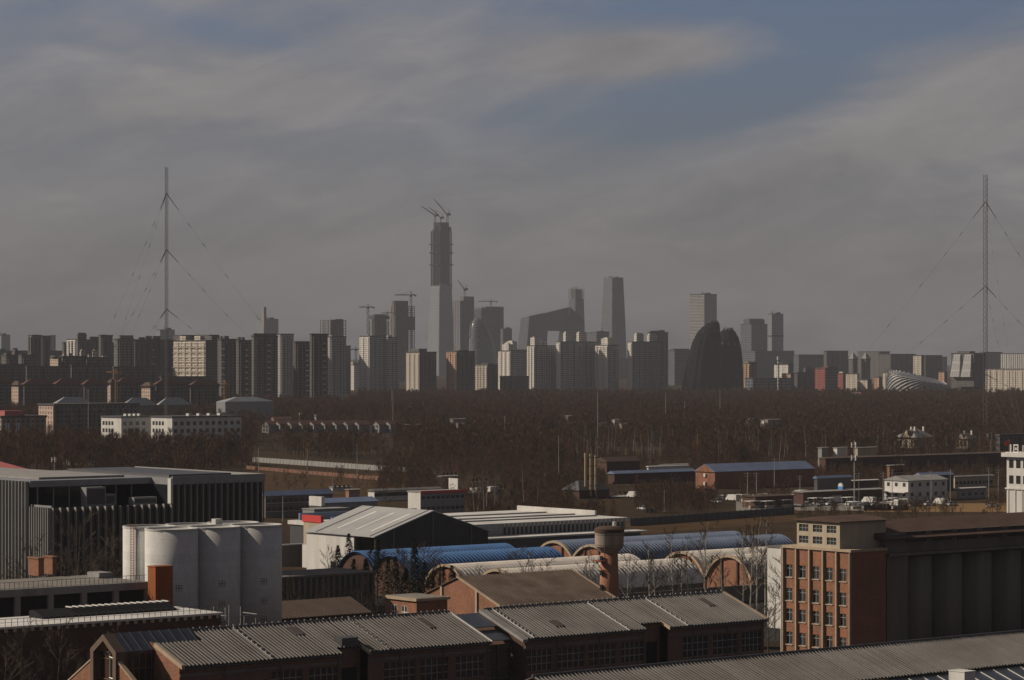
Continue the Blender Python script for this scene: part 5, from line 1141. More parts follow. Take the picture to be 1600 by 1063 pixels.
# --- tallest tower, still unfinished
M_zsteel = plain('raw_steel_floors', (.045,.042,.042), .9, .3, .05)
d = 8000; X = (689.5-800)/F*d; q = thing('unfinished_skyscraper', 'tallest tower with pale glass below and open steel floors above', 'skyscraper', (X,d,0), ANG)
def sq(h, z, r=.18, n=6):
    p = []
    for cx_, cy_, a0 in ((1,1,0),(-1,1,90),(-1,-1,180),(1,-1,270)):
        for i in range(n): p.append((cx_*h*(1-r)+h*r*math.cos(R(a0+90*i/(n-1))), cy_*h*(1-r)+h*r*math.sin(R(a0+90*i/(n-1))), z))
    return p
zz = lambda y: zat(y, d)
def hw(y): return {True: 22.0+max(0,(y-445))*.062}[True]
M_zglass = facade('sky_glass', (.26,.285,.30), (.19,.215,.235), 3.4, 4.4, .8, .7, .15, 0, None, .5, .5)
MB().loft([sq(hw(y), zz(y)) for y in (600,560,520,485,460,447)]).build('glass_skin', M_zglass, q)
for i, (x0, x1, y) in enumerate(((-22,-6,443),(-6,4,449-4),(14,22,447-3))):
    MB().box(x0,x1,-22.2,-21,zz(452),zz(y)).build('glass_skin_edge', M_zglass, q)
MB().loft([sq(18.5, zz(448)), sq(18.5, zz(358))]).build('concrete_core', M_zsteel, q)
MB().box(-15.5,15.5,-15.5,15.5,zz(358)+.1,zz(348)).build('core_head', M_zsteel, q)
sl_ = MB().loft([sq(21.3,0),sq(21.3,1.3)]).mesh('floor_slab', M_zsteel)
nfl = 42; zb0, zb1 = zz(447), zz(362)
for i in range(nfl): put('floor_slab', sl_, q, (0,0,zb0+(zb1-zb0)*i/(nfl-1)))
cm_ = MB().box(-1.3,1.3,-1.3,1.3,zb0,zb1).mesh('mega_column', M_zsteel)
for x_ in (-20,-7,7,20):
    for y_ in (-20.2,20.2): put('mega_column', cm_, q, (x_,y_,0))
for y_ in (-7,7):
    for x_ in (-20.2,20.2): put('mega_column', cm_, q, (x_,y_,0))
for y in (383,396,415):
    MB().loft([sq(26,zz(y)),sq(26,zz(y)+3)]).build('work_platform', M_zsteel, q)
for x_, y_ in ((-16,-19),(0,-19),(16,-19),(-19,0)): MB().box(x_-3,x_+3,y_-3,y_+3,zb1+.1,zb1+16-(abs(x_)>3)*3).build('climbing_form', M_zsteel, q)
# cranes
def crane(name, label, px, d, foot, head, jib, counter, mat, h=3.0, luff=None, group=None):
    X = (px-800)/F*d; q = thing(name, label, 'tower crane', (X,d,0), 0, group); z0, z1 = zat(foot,d), zat(head,d); s = h/2
    m = MB()
    for x_ in (-s,s):
        for y_ in (-s,s): m.tube((x_,y_,z0),(x_,y_,z1),h*.13,k=4)
    n_ = max(2, int((z1-z0)/(h*1.6)))
    for i in range(n_):
        za, zb = z0+(z1-z0)*i/n_, z0+(z1-z0)*(i+1)/n_; sg = 1 if i%2 else -1
        for y_ in (-s,s): m.tube((-s*sg,y_,za),(s*sg,y_,zb),h*.09,k=4)
        for x_ in (-s,s): m.tube((x_,-s*sg,za),(x_,s*sg,zb),h*.09,k=4)
    m.build('lattice_mast', mat, q)
    k = d/F
    if luff:
        jx, jy = luff; MB().tube((0,0,z1),((jx-px)*k,0,zat(jy,d)),h*.42,h*.2,4).build('luffing_jib', mat, q)
        sg = -1 if jx < px else 1
        MB().tube((0,0,z1),(-sg*h*1.2,0,z1+h*3.0),h*.3,k=4).build('tail_frame', mat, q); MB().tube((-sg*h*1.2,0,z1+h*3),((jx-px)*k*.8,0,z1+(zat(jy,d)-z1)*.8),h*.07,k=4).build('stay', mat, q)
        MB().box(-sg*h*1.2-h,-sg*h*1.2+h,-h*.6,h*.6,z1-h*.4,z1+h*1.1).build('machinery_deck', mat, q)
    else:
        MB().tube(((jib-px)*k,0,z1),((counter-px)*k,0,z1),h*.28,k=4).build('jib', mat, q); MB().tube((0,0,z1),(0,0,z1+h*1.8),h*.35,h*.1,4).build('peak', mat, q)
        for e in (jib, counter): MB().tube((0,0,z1+h*1.8),((e-px)*k*.75,0,z1),h*.06,k=4).build('stay', mat, q)
        MB().box((counter-px)*k-h*.5,(counter-px)*k+h*.5,-h*.4,h*.4,z1-h*.8,z1).build('counterweight', mat, q)
    MB().box(-h*.5,h*.5,-h*.9,-h*.4,z1-h,z1-.2).build('cab', mat, q)
    return q
crane('luffing_crane', 'crane with lowest jib atop the tallest tower', 680, 8000, 350, 337, 0, 0, M_mast, 4.5, (658,322))
crane('luffing_crane', 'crane with shorter jib in the middle atop the tallest tower', 689, 7990, 349, 341, 0, 0, M_mast, 4, (671,324))
crane('luffing_crane', 'crane with steepest jib atop the tallest tower', 699, 8000, 350, 336, 0, 0, M_mast, 4.5, (678,311))
crane('luffing_crane', 'crane with steep jib on the frame right of the tallest tower', 726, 7400, 466, 453, 0, 0, M_mast, 4, (715,438))
crane('hammerhead_crane', 'crane with long jib beside the lower frame left of the tallest tower', 575, 6000, 600, 480, 561, 584, M_mast, 4)
crane('hammerhead_crane', 'crane beside the higher frame left of the tallest tower', 642, 6200, 600, 461, 617, 649, M_mast, 4.4)
crane('hammerhead_crane', 'small crane between the two frames left of the tallest tower', 605, 6100, 600, 489, 596, 618, M_mast, 3.2)
crane('hammerhead_crane', 'crane on the dark block above the egg-shaped building', 767, 7400, 481, 471, 747, 776, M_mast, 3.6)
crane('hammerhead_crane', 'low small crane beside the dark balcony towers', 556, 5200, 610, 546, 546, 563, M_mast, 3)
crane('yellow_crane', 'rust-yellow tower crane among the hip-roofed mid-rises', 182, 2200, 660, 582, 166, 189, M_yel, 1.7)
crane('yellow_crane', 'dim yellow crane by the pale grey hall with hooked roof', 352, 2200, 650, 600, 346, 357, M_yel, 1.7)
# concrete frames
def frame(label, cx, d, xl, xr, top, core=None, clad=None, fl=4.5, colw=1.1, step=7.5):
    a_, b_ = ab(cx, d); hv = on_a(xl, a_)-b_; hu = on_b(xr, b_)-a_; z = zat(top, d); q = gth('concrete_frame_tower', label, 'unfinished tower', a_, b_); n = min(60, int(z/fl)); fl = z/n
    me = MB().box(0,hu,0,hv,0,1.1).mesh('floor_slab', M_dconc)
    for i in range(1, n+1): put('floor_slab', me, q, (0,0,i*fl-1.1))
    cw = MB().box(-colw/2,colw/2,-colw/2,colw/2,0,z-.01).mesh('column', M_dconc)
    nx, ny = max(2, int(hu/step)), max(2, int(hv/step))
    for i in range(nx+1):
        for j in range(ny+1):
            if i in (0, nx) or j in (0, ny): put('column', cw, q, (min(max(hu*i/nx,.6),hu-.6), min(max(hv*j/ny,.6),hv-.6), 0))
    if core:
        u0, u1 = on_b(core[0], b_+hv/2)-a_, on_b(core[1], b_+hv/2)-a_; MB().box(u0,u1,hv*.25,hv*.75,0,zat(core[2],d)).build('core', M_dconc, q)
    if clad: MB().box(-.6,hu+.6,-.6,hv+.6,zat(clad[1],d),zat(clad[0],d)).build('site_netting', plain('green_site_net', (.10,.10,.105), .9, .3, .05), q)
    return q
frame('bare concrete frame with open grid against the sky above the dark towers', 517, 5200, 500, 541, 500, (520,532,498.5), None, 5.0, 1.0, 7)
frame('lower unfinished tower with dark netted top and crane', 585, 5900, 577, 608, 502, (583,601,491), (499,493))
frame('higher unfinished tower with netted band, left of the tallest tower', 618, 6100, 611, 648, 478, (614,636,470), (516,495))
frame('unfinished tower with dark core hugging the tallest tower', 719, 7300, 708, 741, 470, (722,738,463))
frame('dark boxy unfinished tower rising behind the egg-shaped building', 752, 7500, 740, 785, 481, (756,784,479), (512,484))
# egg-shaped building
d = 6300; X = (756-800)/F*d; q = thing('egg_building', 'rounded egg-shaped glass building with an eye-like opening near its top', 'office building', (X,d,0), ANG)
H = zat(495, d); rings = []
for i in range(15):
    f = i/14; w_ = 36*math.sqrt(max(.001, 1-f**2.6))*(1-.06*f); rings.append([(w_*math.cos(6.2832*j/40)-10*f**2, w_*.8*math.sin(6.2832*j/40)+12*f**2, H*f*.998) for j in range(40)])
MB().loft(rings).build('shell', fac('glass'), q, True)
for s in (0,):
    e = [rings[11][j] for j in range(40)]
for j0, nm in ((18,1),(30,0)):
    p = []; p2 = []
    for t_ in range(16):
        an = 6.2832*t_/16; ii = 11.3+1.9*math.sin(an); jj = j0+1.6*math.cos(an)-(ii-11)*.3
        i0 = int(ii); g_ = ii-i0; a1 = Vector(rings[i0][int(jj)%40]); a2 = Vector(rings[min(14,i0+1)][int(jj)%40]); a3 = Vector(rings[i0][(int(jj)+1)%40]); v_ = a1+(a2-a1)*g_+(a3-a1)*(jj-int(jj)); c_ = Vector((-10*(ii/14)**2, 12*(ii/14)**2, v_.z)); o_ = (v_-c_).normalized()
        p.append(v_+o_*1.2); p2.append(v_+o_*-2)
    MB().loft([p2, p]).build('opening', M_dgrey, q)
# loop-shaped building (two leaning legs joined at the top)
d = 7600; X = (820-800)/F*d; q = thing('loop_building', 'dark leaning loop-shaped building with a square hole under its bridge', 'office building', (X,d,0), 0)
k = d/F; PX = lambda p: (p-820)*k; PZ = lambda y: zat(y, d)
M_loop = facade('loop_skin', (.085,.085,.095), (.055,.055,.065), 5, 5, .7, .7, .15, 0, None, .5, .3)
def hx(nm, bl, tl, dz0=0, dz1=0, dep=60):
    # bl/tl: pixel x/y of (near-left, near-right, far-right, far-left) corners, with depth offsets
    return MB().hexa([(PX(x), y_, PZ(r)) for x, r, y_ in bl], [(PX(x), y_, PZ(r)) for x, r, y_ in tl]).build(nm, M_loop, q)
hx('leg', [(819,596,0),(850,596,0),(838,596,70),(803,596,60)], [(827,494,0),(858,488,0),(846,489,70),(814,497,60)])
hx('bridge', [(848.2,517,.1),(890,517,.1),(886,517,70),(836,517,70)], [(856.5,488.3,.1),(892,479.5,.1),(886,480,70),(845,490,70)])
hx('leg', [(872,596,-6),(917,596,10),(905,596,80),(862,596,70)], [(890.5,480,-6),(913,500,10),(905,500,80),(880,483,70)])
MB().box(PX(815),PX(822),40,60,PZ(545),PZ(503)).build('facet', M_loop, q) if 0 else None
# tower with finned crown behind it
def taper(label, cxp, d, w0, w1, top, mat, crown=False, name='office_tower', base=605):
    X = (cxp-800)/F*d; q = thing(name, label, 'office tower', (X,d,0), ANG); z = zat(top, d)
    n_ = 10; MB().loft([sq(w0+(w1-w0)*((i/n_)**1.3), z*i/n_*(.86 if crown else 1), .2) for i in range(n_+1)]).build('tower_shaft', mat, q)
    if crown:
        for i in range(7):
            for sx_, sy_ in ((-1+2*i/6,-1),(-1,-1+2*i/6)):
                MB().box(sx_*w1*.95-.7,sx_*w1*.95+.7,sy_*w1*.95-.7,sy_*w1*.95+.7,z*.86+.01,z*(1-.004*i)).build('crown_fin', M_conc, q)
        MB().box(-w1*.7,w1*.7,-w1*.7,w1*.7,z*.86+.02,z*.97).build('crown_core', M_dgrey, q)
    return q, z
taper('tower with fin-ribbed crown behind the loop-shaped building', 900.5, 8200, 20.5, 16.5, 448, fac('glass'), True)
q, z = taper('second tallest tapering dark tower with narrow flat top', 958.5, 7900, 29, 20.5, 434, facade('tapered_skin', (.16,.165,.18), (.07,.075,.09), 3.0, 6.5, .6, .75, .12, 0, None, .5, .4))
for sx_ in (-1,1): MB().box(sx_*12-3,sx_*12+3,-4,4,z+.01,z+3.2).build('roof_crown', M_dgrey, q)
# rocklike dark towers
def rock(label, cxp, d, prof, nfl):
    X = (cxp-800)/F*d; q = thing('rocklike_tower', label, 'office tower', (X,d,0), ANG)
    rings = []; n_ = 72
    for y, xc, w_, dpt in prof:
        z = zat(y, d); ring = []
        for j in range(n_):
            an = 6.2832*j/n_; fl_ = 1+.10*abs(math.sin(an*nfl/2))+.02*math.sin(an*3+1)
            px_ = (xc-cxp)*d/F; wx = math.cos(an)*w_*d/F*fl_; wy = math.sin(an)*dpt*fl_
            x_ = px_+wx; ring.append((U[0]*x_+U[1]*wy, V[0]*x_+V[1]*wy, z))
        rings.append(ring)
    MB().loft(rings).build('shell', plain('black_facade', (.015,.015,.018), .95, .3, .05, streak=True), q, True)
    lo, hi = rings[-4], rings[-1]
    for j in range(0, n_, 6):
        a_ = Vector(lo[j]); b_ = Vector(hi[j]); MB().tube(a_, b_+Vector((0,0,1.5)), .9, .7, 5).build('roof_ridge', M_dgrey, q)
    return q
rock('larger black rocklike tower with curved ridges, sloping west', 1100, 4000, [(615,1096,30,30),(590,1098,27,29),(560,1101,24.5,27),(535,1104,20.5,24),(520,1107,16.5,20),(511,1111,12.5,15),(505,1115,8,10),(502,1117,4,5)], 16)
rock('smaller black rocklike tower with ridged slanting roof, east of its twin', 1138, 4040, [(615,1138,22,26),(590,1138,21,25),(560,1137.5,20.5,24),(540,1137,18.5,22),(528,1137,15.5,18),(519,1137,11,13),(514,1138,6,8)], 14)
bld('low grey base behind the two black rocklike towers', 1086, 4300, 1070, 1160, 592, 'glass', 'office block', 'office_block')
# --- right side rows
for lab, cx, d, xl, xr, top, kd in (
 ('dim far slab right of the slim pale tower', 1226, 6000, 1222, 1241, 549, 'glass'), ('wide dim far block with rounded roof edge', 1248, 5600, 1240, 1288, 555, 'glass'),
 ('dark square far block above the red building', 1292, 5400, 1287, 1325, 549, 'dark'), ('dim far slab after the pyramid-roofed pair', 1374, 5600, 1340, 1390, 550, 'darkb'),
 ('broad dark far slab behind the shell-like hall', 1392, 5300, 1372, 1431, 554, 'dark'), ('dark far block with domed trees of roof gear', 1446, 5200, 1440, 1472, 556, 'dark'),
 ('long low far skyline slab below the broad stepped tower', 1180, 5800, 1157, 1228, 549, 'glass'), ('dim far infill slab under the tall banded office', 1046, 6200, 1040, 1160, 560, 'glass'),
 ('dim far infill slab behind the white towers', 800, 6600, 770, 1000, 561, 'glass'), ('dim far infill slab left of the tallest tower', 560, 6400, 540, 680, 563, 'glass'),
 ('dim far infill slab behind the eastern rows', 1240, 6700, 1225, 1480, 558, 'darkb'), ('far pale block under the mast at the east', 1536, 5400, 1530, 1566, 551, 'grey')):
    bld(lab, cx, d, xl, xr, top, kd, 'far block', 'far_block')
bld('narrow far tower with sunlit creamy side near the shell-like hall', 1440, 4600, 1427, 1444, 556, 'dark', east='cream')
for cx, lab in ((1333,'nearer the dark square block'),(1353,'nearer the shell-like hall')):
    q, hu, hv, z = bld('dark tower with pyramid roof, '+lab, cx, 4900, cx-7, cx+7, 562, 'darkb', 'tower', 'pyramid_tower')
    MB().loft([[(-1,-1,z+1.2),(hu+1,-1,z+1.2),(hu+1,hv+1,z+1.2),(-1,hv+1,z+1.2)],[(hu/2-.3,hv/2-.3,z+13),(hu/2+.3,hv/2-.3,z+13),(hu/2+.3,hv/2+.3,z+13),(hu/2-.3,hv/2+.3,z+13)]]).build('pyramid_roof', M_conc, q)
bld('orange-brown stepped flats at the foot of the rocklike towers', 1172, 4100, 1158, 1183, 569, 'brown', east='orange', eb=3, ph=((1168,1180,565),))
bld('low blue-grey office behind the wood east of the rocklike towers', 1176, 3800, 1164, 1236, 592, 'glass', 'office block', 'office_block', bays=3)
bld('pinkish sunlit flats beside the banded light tower', 1236, 4000, 1222, 1241, 585, 'dark', east='orange')
bld('white capped block behind the banded light tower', 1232, 4300, 1210, 1240, 570, 'brown', 'apartment block', 'apartment_block', east='white')
bld('dark office between pinkish flats and the red block', 1246, 4100, 1240, 1274, 583, 'dark', 'office block', 'office_block', ph=((1258,1271,576),), bays=3)
q, hu, hv, z = bld('red building with dark rounded glass front', 1290, 3900, 1274, 1309, 576, 'glass', 'office building', 'office_building', east='red', ph=((1292,1304,573),), pm=fac('red'))
bld('red and white narrow flats right of the red building', 1318, 4100, 1308, 1323, 584, 'dark', east='red', ph=((1310,1316,581),), pm=fac('white'))
bld('cream block with dark ribbon windows, left one of a stepped pair', 1340, 4000, 1322, 1343, 585, 'cream', 'office block', 'office_block', east='cream')
bld('cream low block with dark ribbon windows, right one of a stepped pair', 1356, 3900, 1340, 1362, 594, 'dark', 'office block', 'office_block', east='cream')
bld('orange little flats behind the stepped cream pair', 1374, 4300, 1366, 1378, 590, 'dark', 'apartment block', 'apartment_block', east='orange')
bld('cream sunlit tower at the west end of the shell-like hall', 1392, 3950, 1380, 1404, 583, 'dark', east='cream', eb=2, ph=((1391,1402,579),))
bld('orange block peeping over the shell-like hall', 1476, 4400, 1467, 1480, 582, 'dark', 'apartment block', 'apartment_block', east='orange')
# shell-like hall with slanting ribs
d = 3600; X = (1434-800)/F*d; q = thing('shell_hall', 'curved shell-like hall wrapped in slanting pale ribs', 'hall', (X,d,0), 0)
k = d/F; A_, B_ = 49*k, 40*k; rings = []
def shell(u, v, ex=0):                                # u round, v 0 base .. 1 rim
    rx, ry = (A_+ex)*(1-.13*v*v), (B_+ex)*(1-.13*v*v); h_ = (22+ex)+9*math.cos(u-2.7)
    return (rx*math.cos(u), ry*math.sin(u), 4+h_*math.sin(min(1.35, v*1.35)))
for i in range(9): rings.append([shell(6.2832*j/60, i/8) for j in range(60)])
rings.append([(x_*.62, y_*.62, z_-4) for x_, y_, z_ in rings[-1]])
MB().loft(rings).build('shell', plain('shell_cladding', (.22,.225,.235), .5, .3, .03), q, True)
for j in range(34):
    m = MB(); u0 = 6.2832*j/34
    pts = [shell(u0+1.05*v/6, v/6, .5) for v in range(7)]
    for p_, p2_ in zip(pts, pts[1:]): m.tube(p_, p2_, .75, k=4)
    m.build('shell_rib', M_steel, q)
d = 3100; X = (1339-800)/F*d; q = thing('dome_pavilion', 'small white dome with one red segment by the wood', 'pavilion', (X,d,0), 0)
for j in range(8):
    a0_, a1_ = R(45*j-67.5-45), R(45*j-67.5); m = MB()
    for i in range(5):
        e0, e1 = R(90*i/5), R(90*(i+1)/5); r_ = 15
        pp_ = [(r_*math.cos(e_)*math.cos(a_), r_*math.cos(e_)*math.sin(a_), 2+11*math.sin(e_)) for a_, e_ in ((a0_,e0),(a1_,e0),(a1_,e1),(a0_,e1))]
        if i == 4: m.quad(*pp_[:3])
        else: m.quad(*pp_)
    m.build('dome_segment', M_red if j == 1 else M_white, q)
MB().cyl(0,0,[(14.9,0),(14.9,2)],24).build('drum', M_conc, q)
# flared tower with two pale lattice panels
q_ = bld('tapering dark tower with two pale gridded panels on its sunlit side', 1522, 3900, 1486, 1540, 553, 'dark', ph=((1494,1520,549),))
q, hu, hv, z = q_
for y0, y1 in ((.05,.43),(.52,.9)):
    MB().hexa([(-6,hv*y0,24),(-.01,hv*y0,24),(-.01,hv*(y1+.03),24),(-6,hv*(y1+.03),24)], [(-1.6,hv*(y0+.04),z-1),(-.01,hv*(y0+.04),z-1),(-.01,hv*(y1-.05),z-1),(-1.6,hv*(y1-.05),z-1)]).build('lattice_panel', facade('panel_grid', (.42,.41,.39), (.26,.26,.26), 4, 11, .75, .8, .1), q)
bld('long cream residential row with dark bays at the east frame edge', 1660, 3700, 1540, 1680, 578, 'cream', bays=0, eb=12, east='cream')
bld('white ribbed office slab over the cream residential row', 1650, 4600, 1563, 1680, 553, 'ribs', 'office tower', 'office_tower')
bld('low brown columned hall by the wood right of the shell-like hall', 1480, 3300, 1476, 1498, 609, 'orange', 'hall', 'columned_hall'); 
bld('dark low block below the tapering panel tower', 1502, 3400, 1497, 1536, 606, 'dark', 'office block', 'office_block')

# --- guyed radio masts -----------------------------------------------------------------------------
def radio(label, px, base, top, w_, levels, ang0, rad, lean=0, grp=None):
    d = EYE*F/(base-HOR); X = (px-800)/F*d; H = zat(top, d); q = thing('radio_mast', label, 'radio mast', (X,d,0), 0); s = w_/2
    m = MB(); pts = [(s*math.cos(R(a)), s*math.sin(R(a))) for a in (30,150,270)]
    for x_, y_ in pts: m.tube((x_,y_,0),(x_,y_,H),.13,k=4)
    n_ = int(H/(w_*1.1)); 
    for i in range(n_):
        za, zb = H*i/n_, H*(i+1)/n_
        for j in range(3):
            p_, p2 = pts[j], pts[(j+1)%3]; m.tube((*p_,za),(*p2,zb),.07,k=3,cap=False); m.tube((*p_,za),(*p2,za),.06,k=3,cap=False)
    m.build('lattice_mast', M_mast, q)
    for r_ in levels:
        z = zat(r_, d)
        for a in range(3):
            an = R(ang0+120*a); e = Vector((rad*math.cos(an), rad*math.sin(an), .3)); s0 = Vector((0,0,z)); gl = MB(); N_ = 16
            P_ = [s0+(e-s0)*(i/N_)-Vector((0,0,rad*.035*math.sin(math.pi*i/N_))) for i in range(N_+1)]
            for p_, p2 in zip(P_, P_[1:]): gl.tube(p_, p2, .035, k=3, cap=False)
            g_ = gl.build('guy_wire', M_wire, q)
            MB().tube(P_[0], P_[0]+(P_[1]-P_[0])*1.0, .24, .14, 5).build('insulator', M_dgrey, g_)
            for f in (1.9,3.1,5.0,7.6,11.2): 
                i = int(f); c_ = P_[i]+(P_[i+1]-P_[i])*(f-i); dv = (P_[i+1]-P_[i]).normalized(); MB().tube(c_-dv*1.4, c_+dv*1.4, .14, k=5).build('insulator', M_dgrey, g_)
    return q
radio('tall thin guyed lattice mast over the dark western towers', 260, 689, 261, 2.0, (302,390,483,575,655), 4, 116)
radio('thicker guyed lattice mast over the eastern skyline', 1540, 697, 273, 2.7, (315,447,585), 30, 125)
from mathutils import noise as mnoise
# ================================================================== TREES
def bare_tree(seed, H, spread=.28, first=.3, nl=12, nb=5, ntw=5, rt=.16, up=.55, twr=.028, multi=1):
    """Leafless tree: tapered wiggling trunk and limbs (trunk mesh), branchlets and twigs (crown mesh)."""
    r = random.Random(seed); T = MB(); C = MB()
    def path(p, d, ln, n, wig, lift):
        pts = [p]
        for i in range(n):
            d = (d+Vector((r.uniform(-wig,wig), r.uniform(-wig,wig), r.uniform(-wig*.5,wig*.5)+lift))).normalized(); p = p+d*(ln/n); pts.append(p)
        return pts
    def draw(m, pts, r0, r1, k):
        n = len(pts)-1
        for i in range(n): m.tube(pts[i], pts[i+1], r0+(r1-r0)*i/n, r0+(r1-r0)*(i+1)/n, k, False)
    for s in range(multi):
        d0 = Vector((r.uniform(-.05,.05), r.uniform(-.05,.05), 1)) if multi == 1 else Vector((r.uniform(-.35,.35), r.uniform(-.35,.35), 1))
        tr = path(Vector((0,0,-.2)), d0.normalized(), H*.96, 9, .05, .05); draw(T, tr, rt, .03, 6)
        for i in range(nl):
            f = first+(1-first)*(i+r.random()*.8)/nl
            if f > .97: continue
            j = min(8, int(f*9)); p = tr[j]+(tr[j+1]-tr[j])*(f*9-j); an = r.random()*6.283
            d = Vector((math.cos(an), math.sin(an), up+r.uniform(-.2,.35))).normalized(); ln = H*spread*(1.15-.75*f)*r.uniform(.75,1.25)
            lb = path(p, d, ln, 5, .18, .10); draw(T, lb, rt*.42*(1.1-f*.7), .025, 4)
            for b in range(nb):
                g = .25+.75*(b+r.random())/nb; jj = min(4, int(g*5)); q = lb[jj]+(lb[jj+1]-lb[jj])*(g*5-jj)
                dd = (d+Vector((r.uniform(-.9,.9), r.uniform(-.9,.9), r.uniform(-.1,.8)))).normalized(); bl = ln*r.uniform(.3,.55)
                bb = path(q, dd, bl, 3, .2, .08); draw(C, bb, twr*1.25, twr*.7, 3)
                for t in range(ntw):
                    h = r.uniform(.2,1); kk = min(2, int(h*3)); w_ = bb[kk]+(bb[kk+1]-bb[kk])*(h*3-kk)
                    e = (dd+Vector((r.uniform(-1,1), r.uniform(-1,1), r.uniform(-.3,.9)))).normalized(); tl = bl*r.uniform(.25,.6)
                    C.tube(w_, w_+e*tl, twr*.8, twr*.35, 3, False)
    return T, C
def place(name, protos, px, d, sc, label, group=None, z=0, rz=None):
    tm, cm, bark, twig = protos
    o = thing(name, label, 'tree', ((px-800)/F*d, d, z), random.random()*6.28 if rz is None else rz, group); o.scale = (sc, sc, sc)
    put('trunk', tm, o); put('crown', cm, o); return o
def proto(seed, bark, twig, **kw):
    T, C = bare_tree(seed, **kw); return (T.mesh('trunk', bark), C.mesh('crown', twig), bark, twig)
M_twigp = plain('pale_twigs', (.15,.12,.095), .95, .4, .4)
POP = [proto(s, M_pbark, M_twig, H=15, spread=.24, first=.28, nl=15, rt=.15, up=.8, twr=.03) for s in (1,2,3,4)]
BRD = [proto(s, M_bark, M_twig, H=12, spread=.42, first=.2, nl=14, nb=6, ntw=6, rt=.17, up=.5, twr=.03) for s in (11,12,13)]
NEAR = [proto(s, M_bark, M_twigp, H=16, spread=.34, first=.18, nl=17, nb=6, ntw=6, rt=.2, up=.75, twr=.024) for s in (21,22,23)]
# poplars in front of the vault sheds
pops = [(717,525,.62,'just right of the brick gable ridge start'),(744,528,.8,'rising over the brown streaked roof, first of four'),(820,530,.95,'first of the trio left of the water tower'),(834,531,.8,'middle of the trio left of the water tower'),(858,532,.92,'last of the trio left of the water tower'),(872,530,.72,'slim, behind the far end of the brown streaked roof'),(911,534,.78,'small, nearly touching the water tower'),(925,536,.95,'directly beside the water tower shaft'),
 (979,528,1.0,'first one right of the water tower'),(1016,530,1.1,'tall and straight before the white vault side'),(1027,531,.95,'close partner of a taller straight one before the white vault side'),(1052,532,1.2,'leaning, crown over the faded blue vaults'),(1066,533,.9,'thin, before the white vault arch end'),(1076,531,1.1,'upright, before the white vault arch end'),(1103,533,1.35,'forked, tallest before the white vault arch end'),(1127,536,.85,'thin one before the full brick arch'),(1161,532,1.25,'left of a close pair beside the full brick arch'),(1172,534,1.3,'right of a close pair beside the full brick arch'),(1183,537,1.4,'tall, right of the full brick arch'),(1196,540,1.3,'tall, before the white end wall')]
for i, (px, d, s, lab) in enumerate(pops): place('poplar_tree', POP[i%4], px, d, s, 'bare pale-trunked poplar '+lab)
for i, (px, d, s, lab) in enumerate(((622,560,1.0,'left of the black warehouse end'),(640,556,1.15,'with wide crown before the black warehouse end'),(662,558,1.1,'right of centre before the black warehouse end'),(690,552,.8,'low over the blue vault roofs'),(785,548,.75,'with round crown over the deep blue vault'),(808,590,.9,'behind the deep blue vault end'),(515,600,.8,'before the white outbuilding front'),(590,585,.9,'before the left slope of the grey warehouse roof'),(545,620,.7,'before the white side of the grey warehouse'))):
    place('bare_tree', BRD[i%3], px, d, s, 'bare spreading tree '+lab)
for i, (px, d, s) in enumerate(((8,470,1.15),(28,482,1.0),(52,478,1.25),(70,470,1.0),(96,486,1.1),(118,480,1.45),(136,490,1.2),(150,480,1.1),(172,488,1.3),(186,492,1.4),(205,498,1.2),(108,470,.9),(40,466,.9),(15,460,.9))):
    place('bare_tree', (NEAR if i%3 else BRD)[i%3], px, d, s, 'bare grey tree growing close before the finned glass block', 'bare trees before the finned block')
for px, d, s, lab in ((30,372,.92,'nearest bare tree at the frame edge, before the pale flat roof'),(86,370,.98,'nearest bare tree with upright stem before the pale flat roof'),(186,378,.86,'nearest bare tree just above the glass porch roof'),(128,374,.7,'small bare tree between upright stem tree and glass porch'),(4,365,.8,'bare tree cut by the frame edge before the gravel roof'),(60,379,.75,'small bare tree between the two nearest larger ones')):
    place('bare_tree', NEAR[int(px)%3], px, d, s, lab)
for px, d, s, lab in ((1182,470,.8,'low bare tree at the workshop end, nearer the workshop verge'),(1200,476,.7,'low bare tree in the rough yard before the white end wall'),(1210,500,.9,'bare tree close before the white end wall, upright'),(1240,505,1.2,'bare tree half hidden by the brick tower edge')):
    place('bare_tree', BRD[int(px)%3], px, d, s, lab)
DRK = [proto(s, M_bark, M_twigd, H=12, spread=.3, first=.12, nl=16, nb=6, ntw=6, rt=.15, up=.8, twr=.03) for s in (81,82)]
for i in range(17):
    place('shade_tree', DRK[i%2], 432+i*10.5+random.uniform(-4,4), random.uniform(492,520), random.uniform(.62,.85), 'dark bare tree of the thicket standing before the ribbed hall', 'dark trees before the ribbed hall')
for i in range(22):
    px = random.uniform(1285,1600); d = random.uniform(1120,1195); place('brown_tree', BRD[i%3], px, d, random.uniform(.55,.9), 'bare tree in front of the very long dark shed', 'bare trees before the long dark shed')
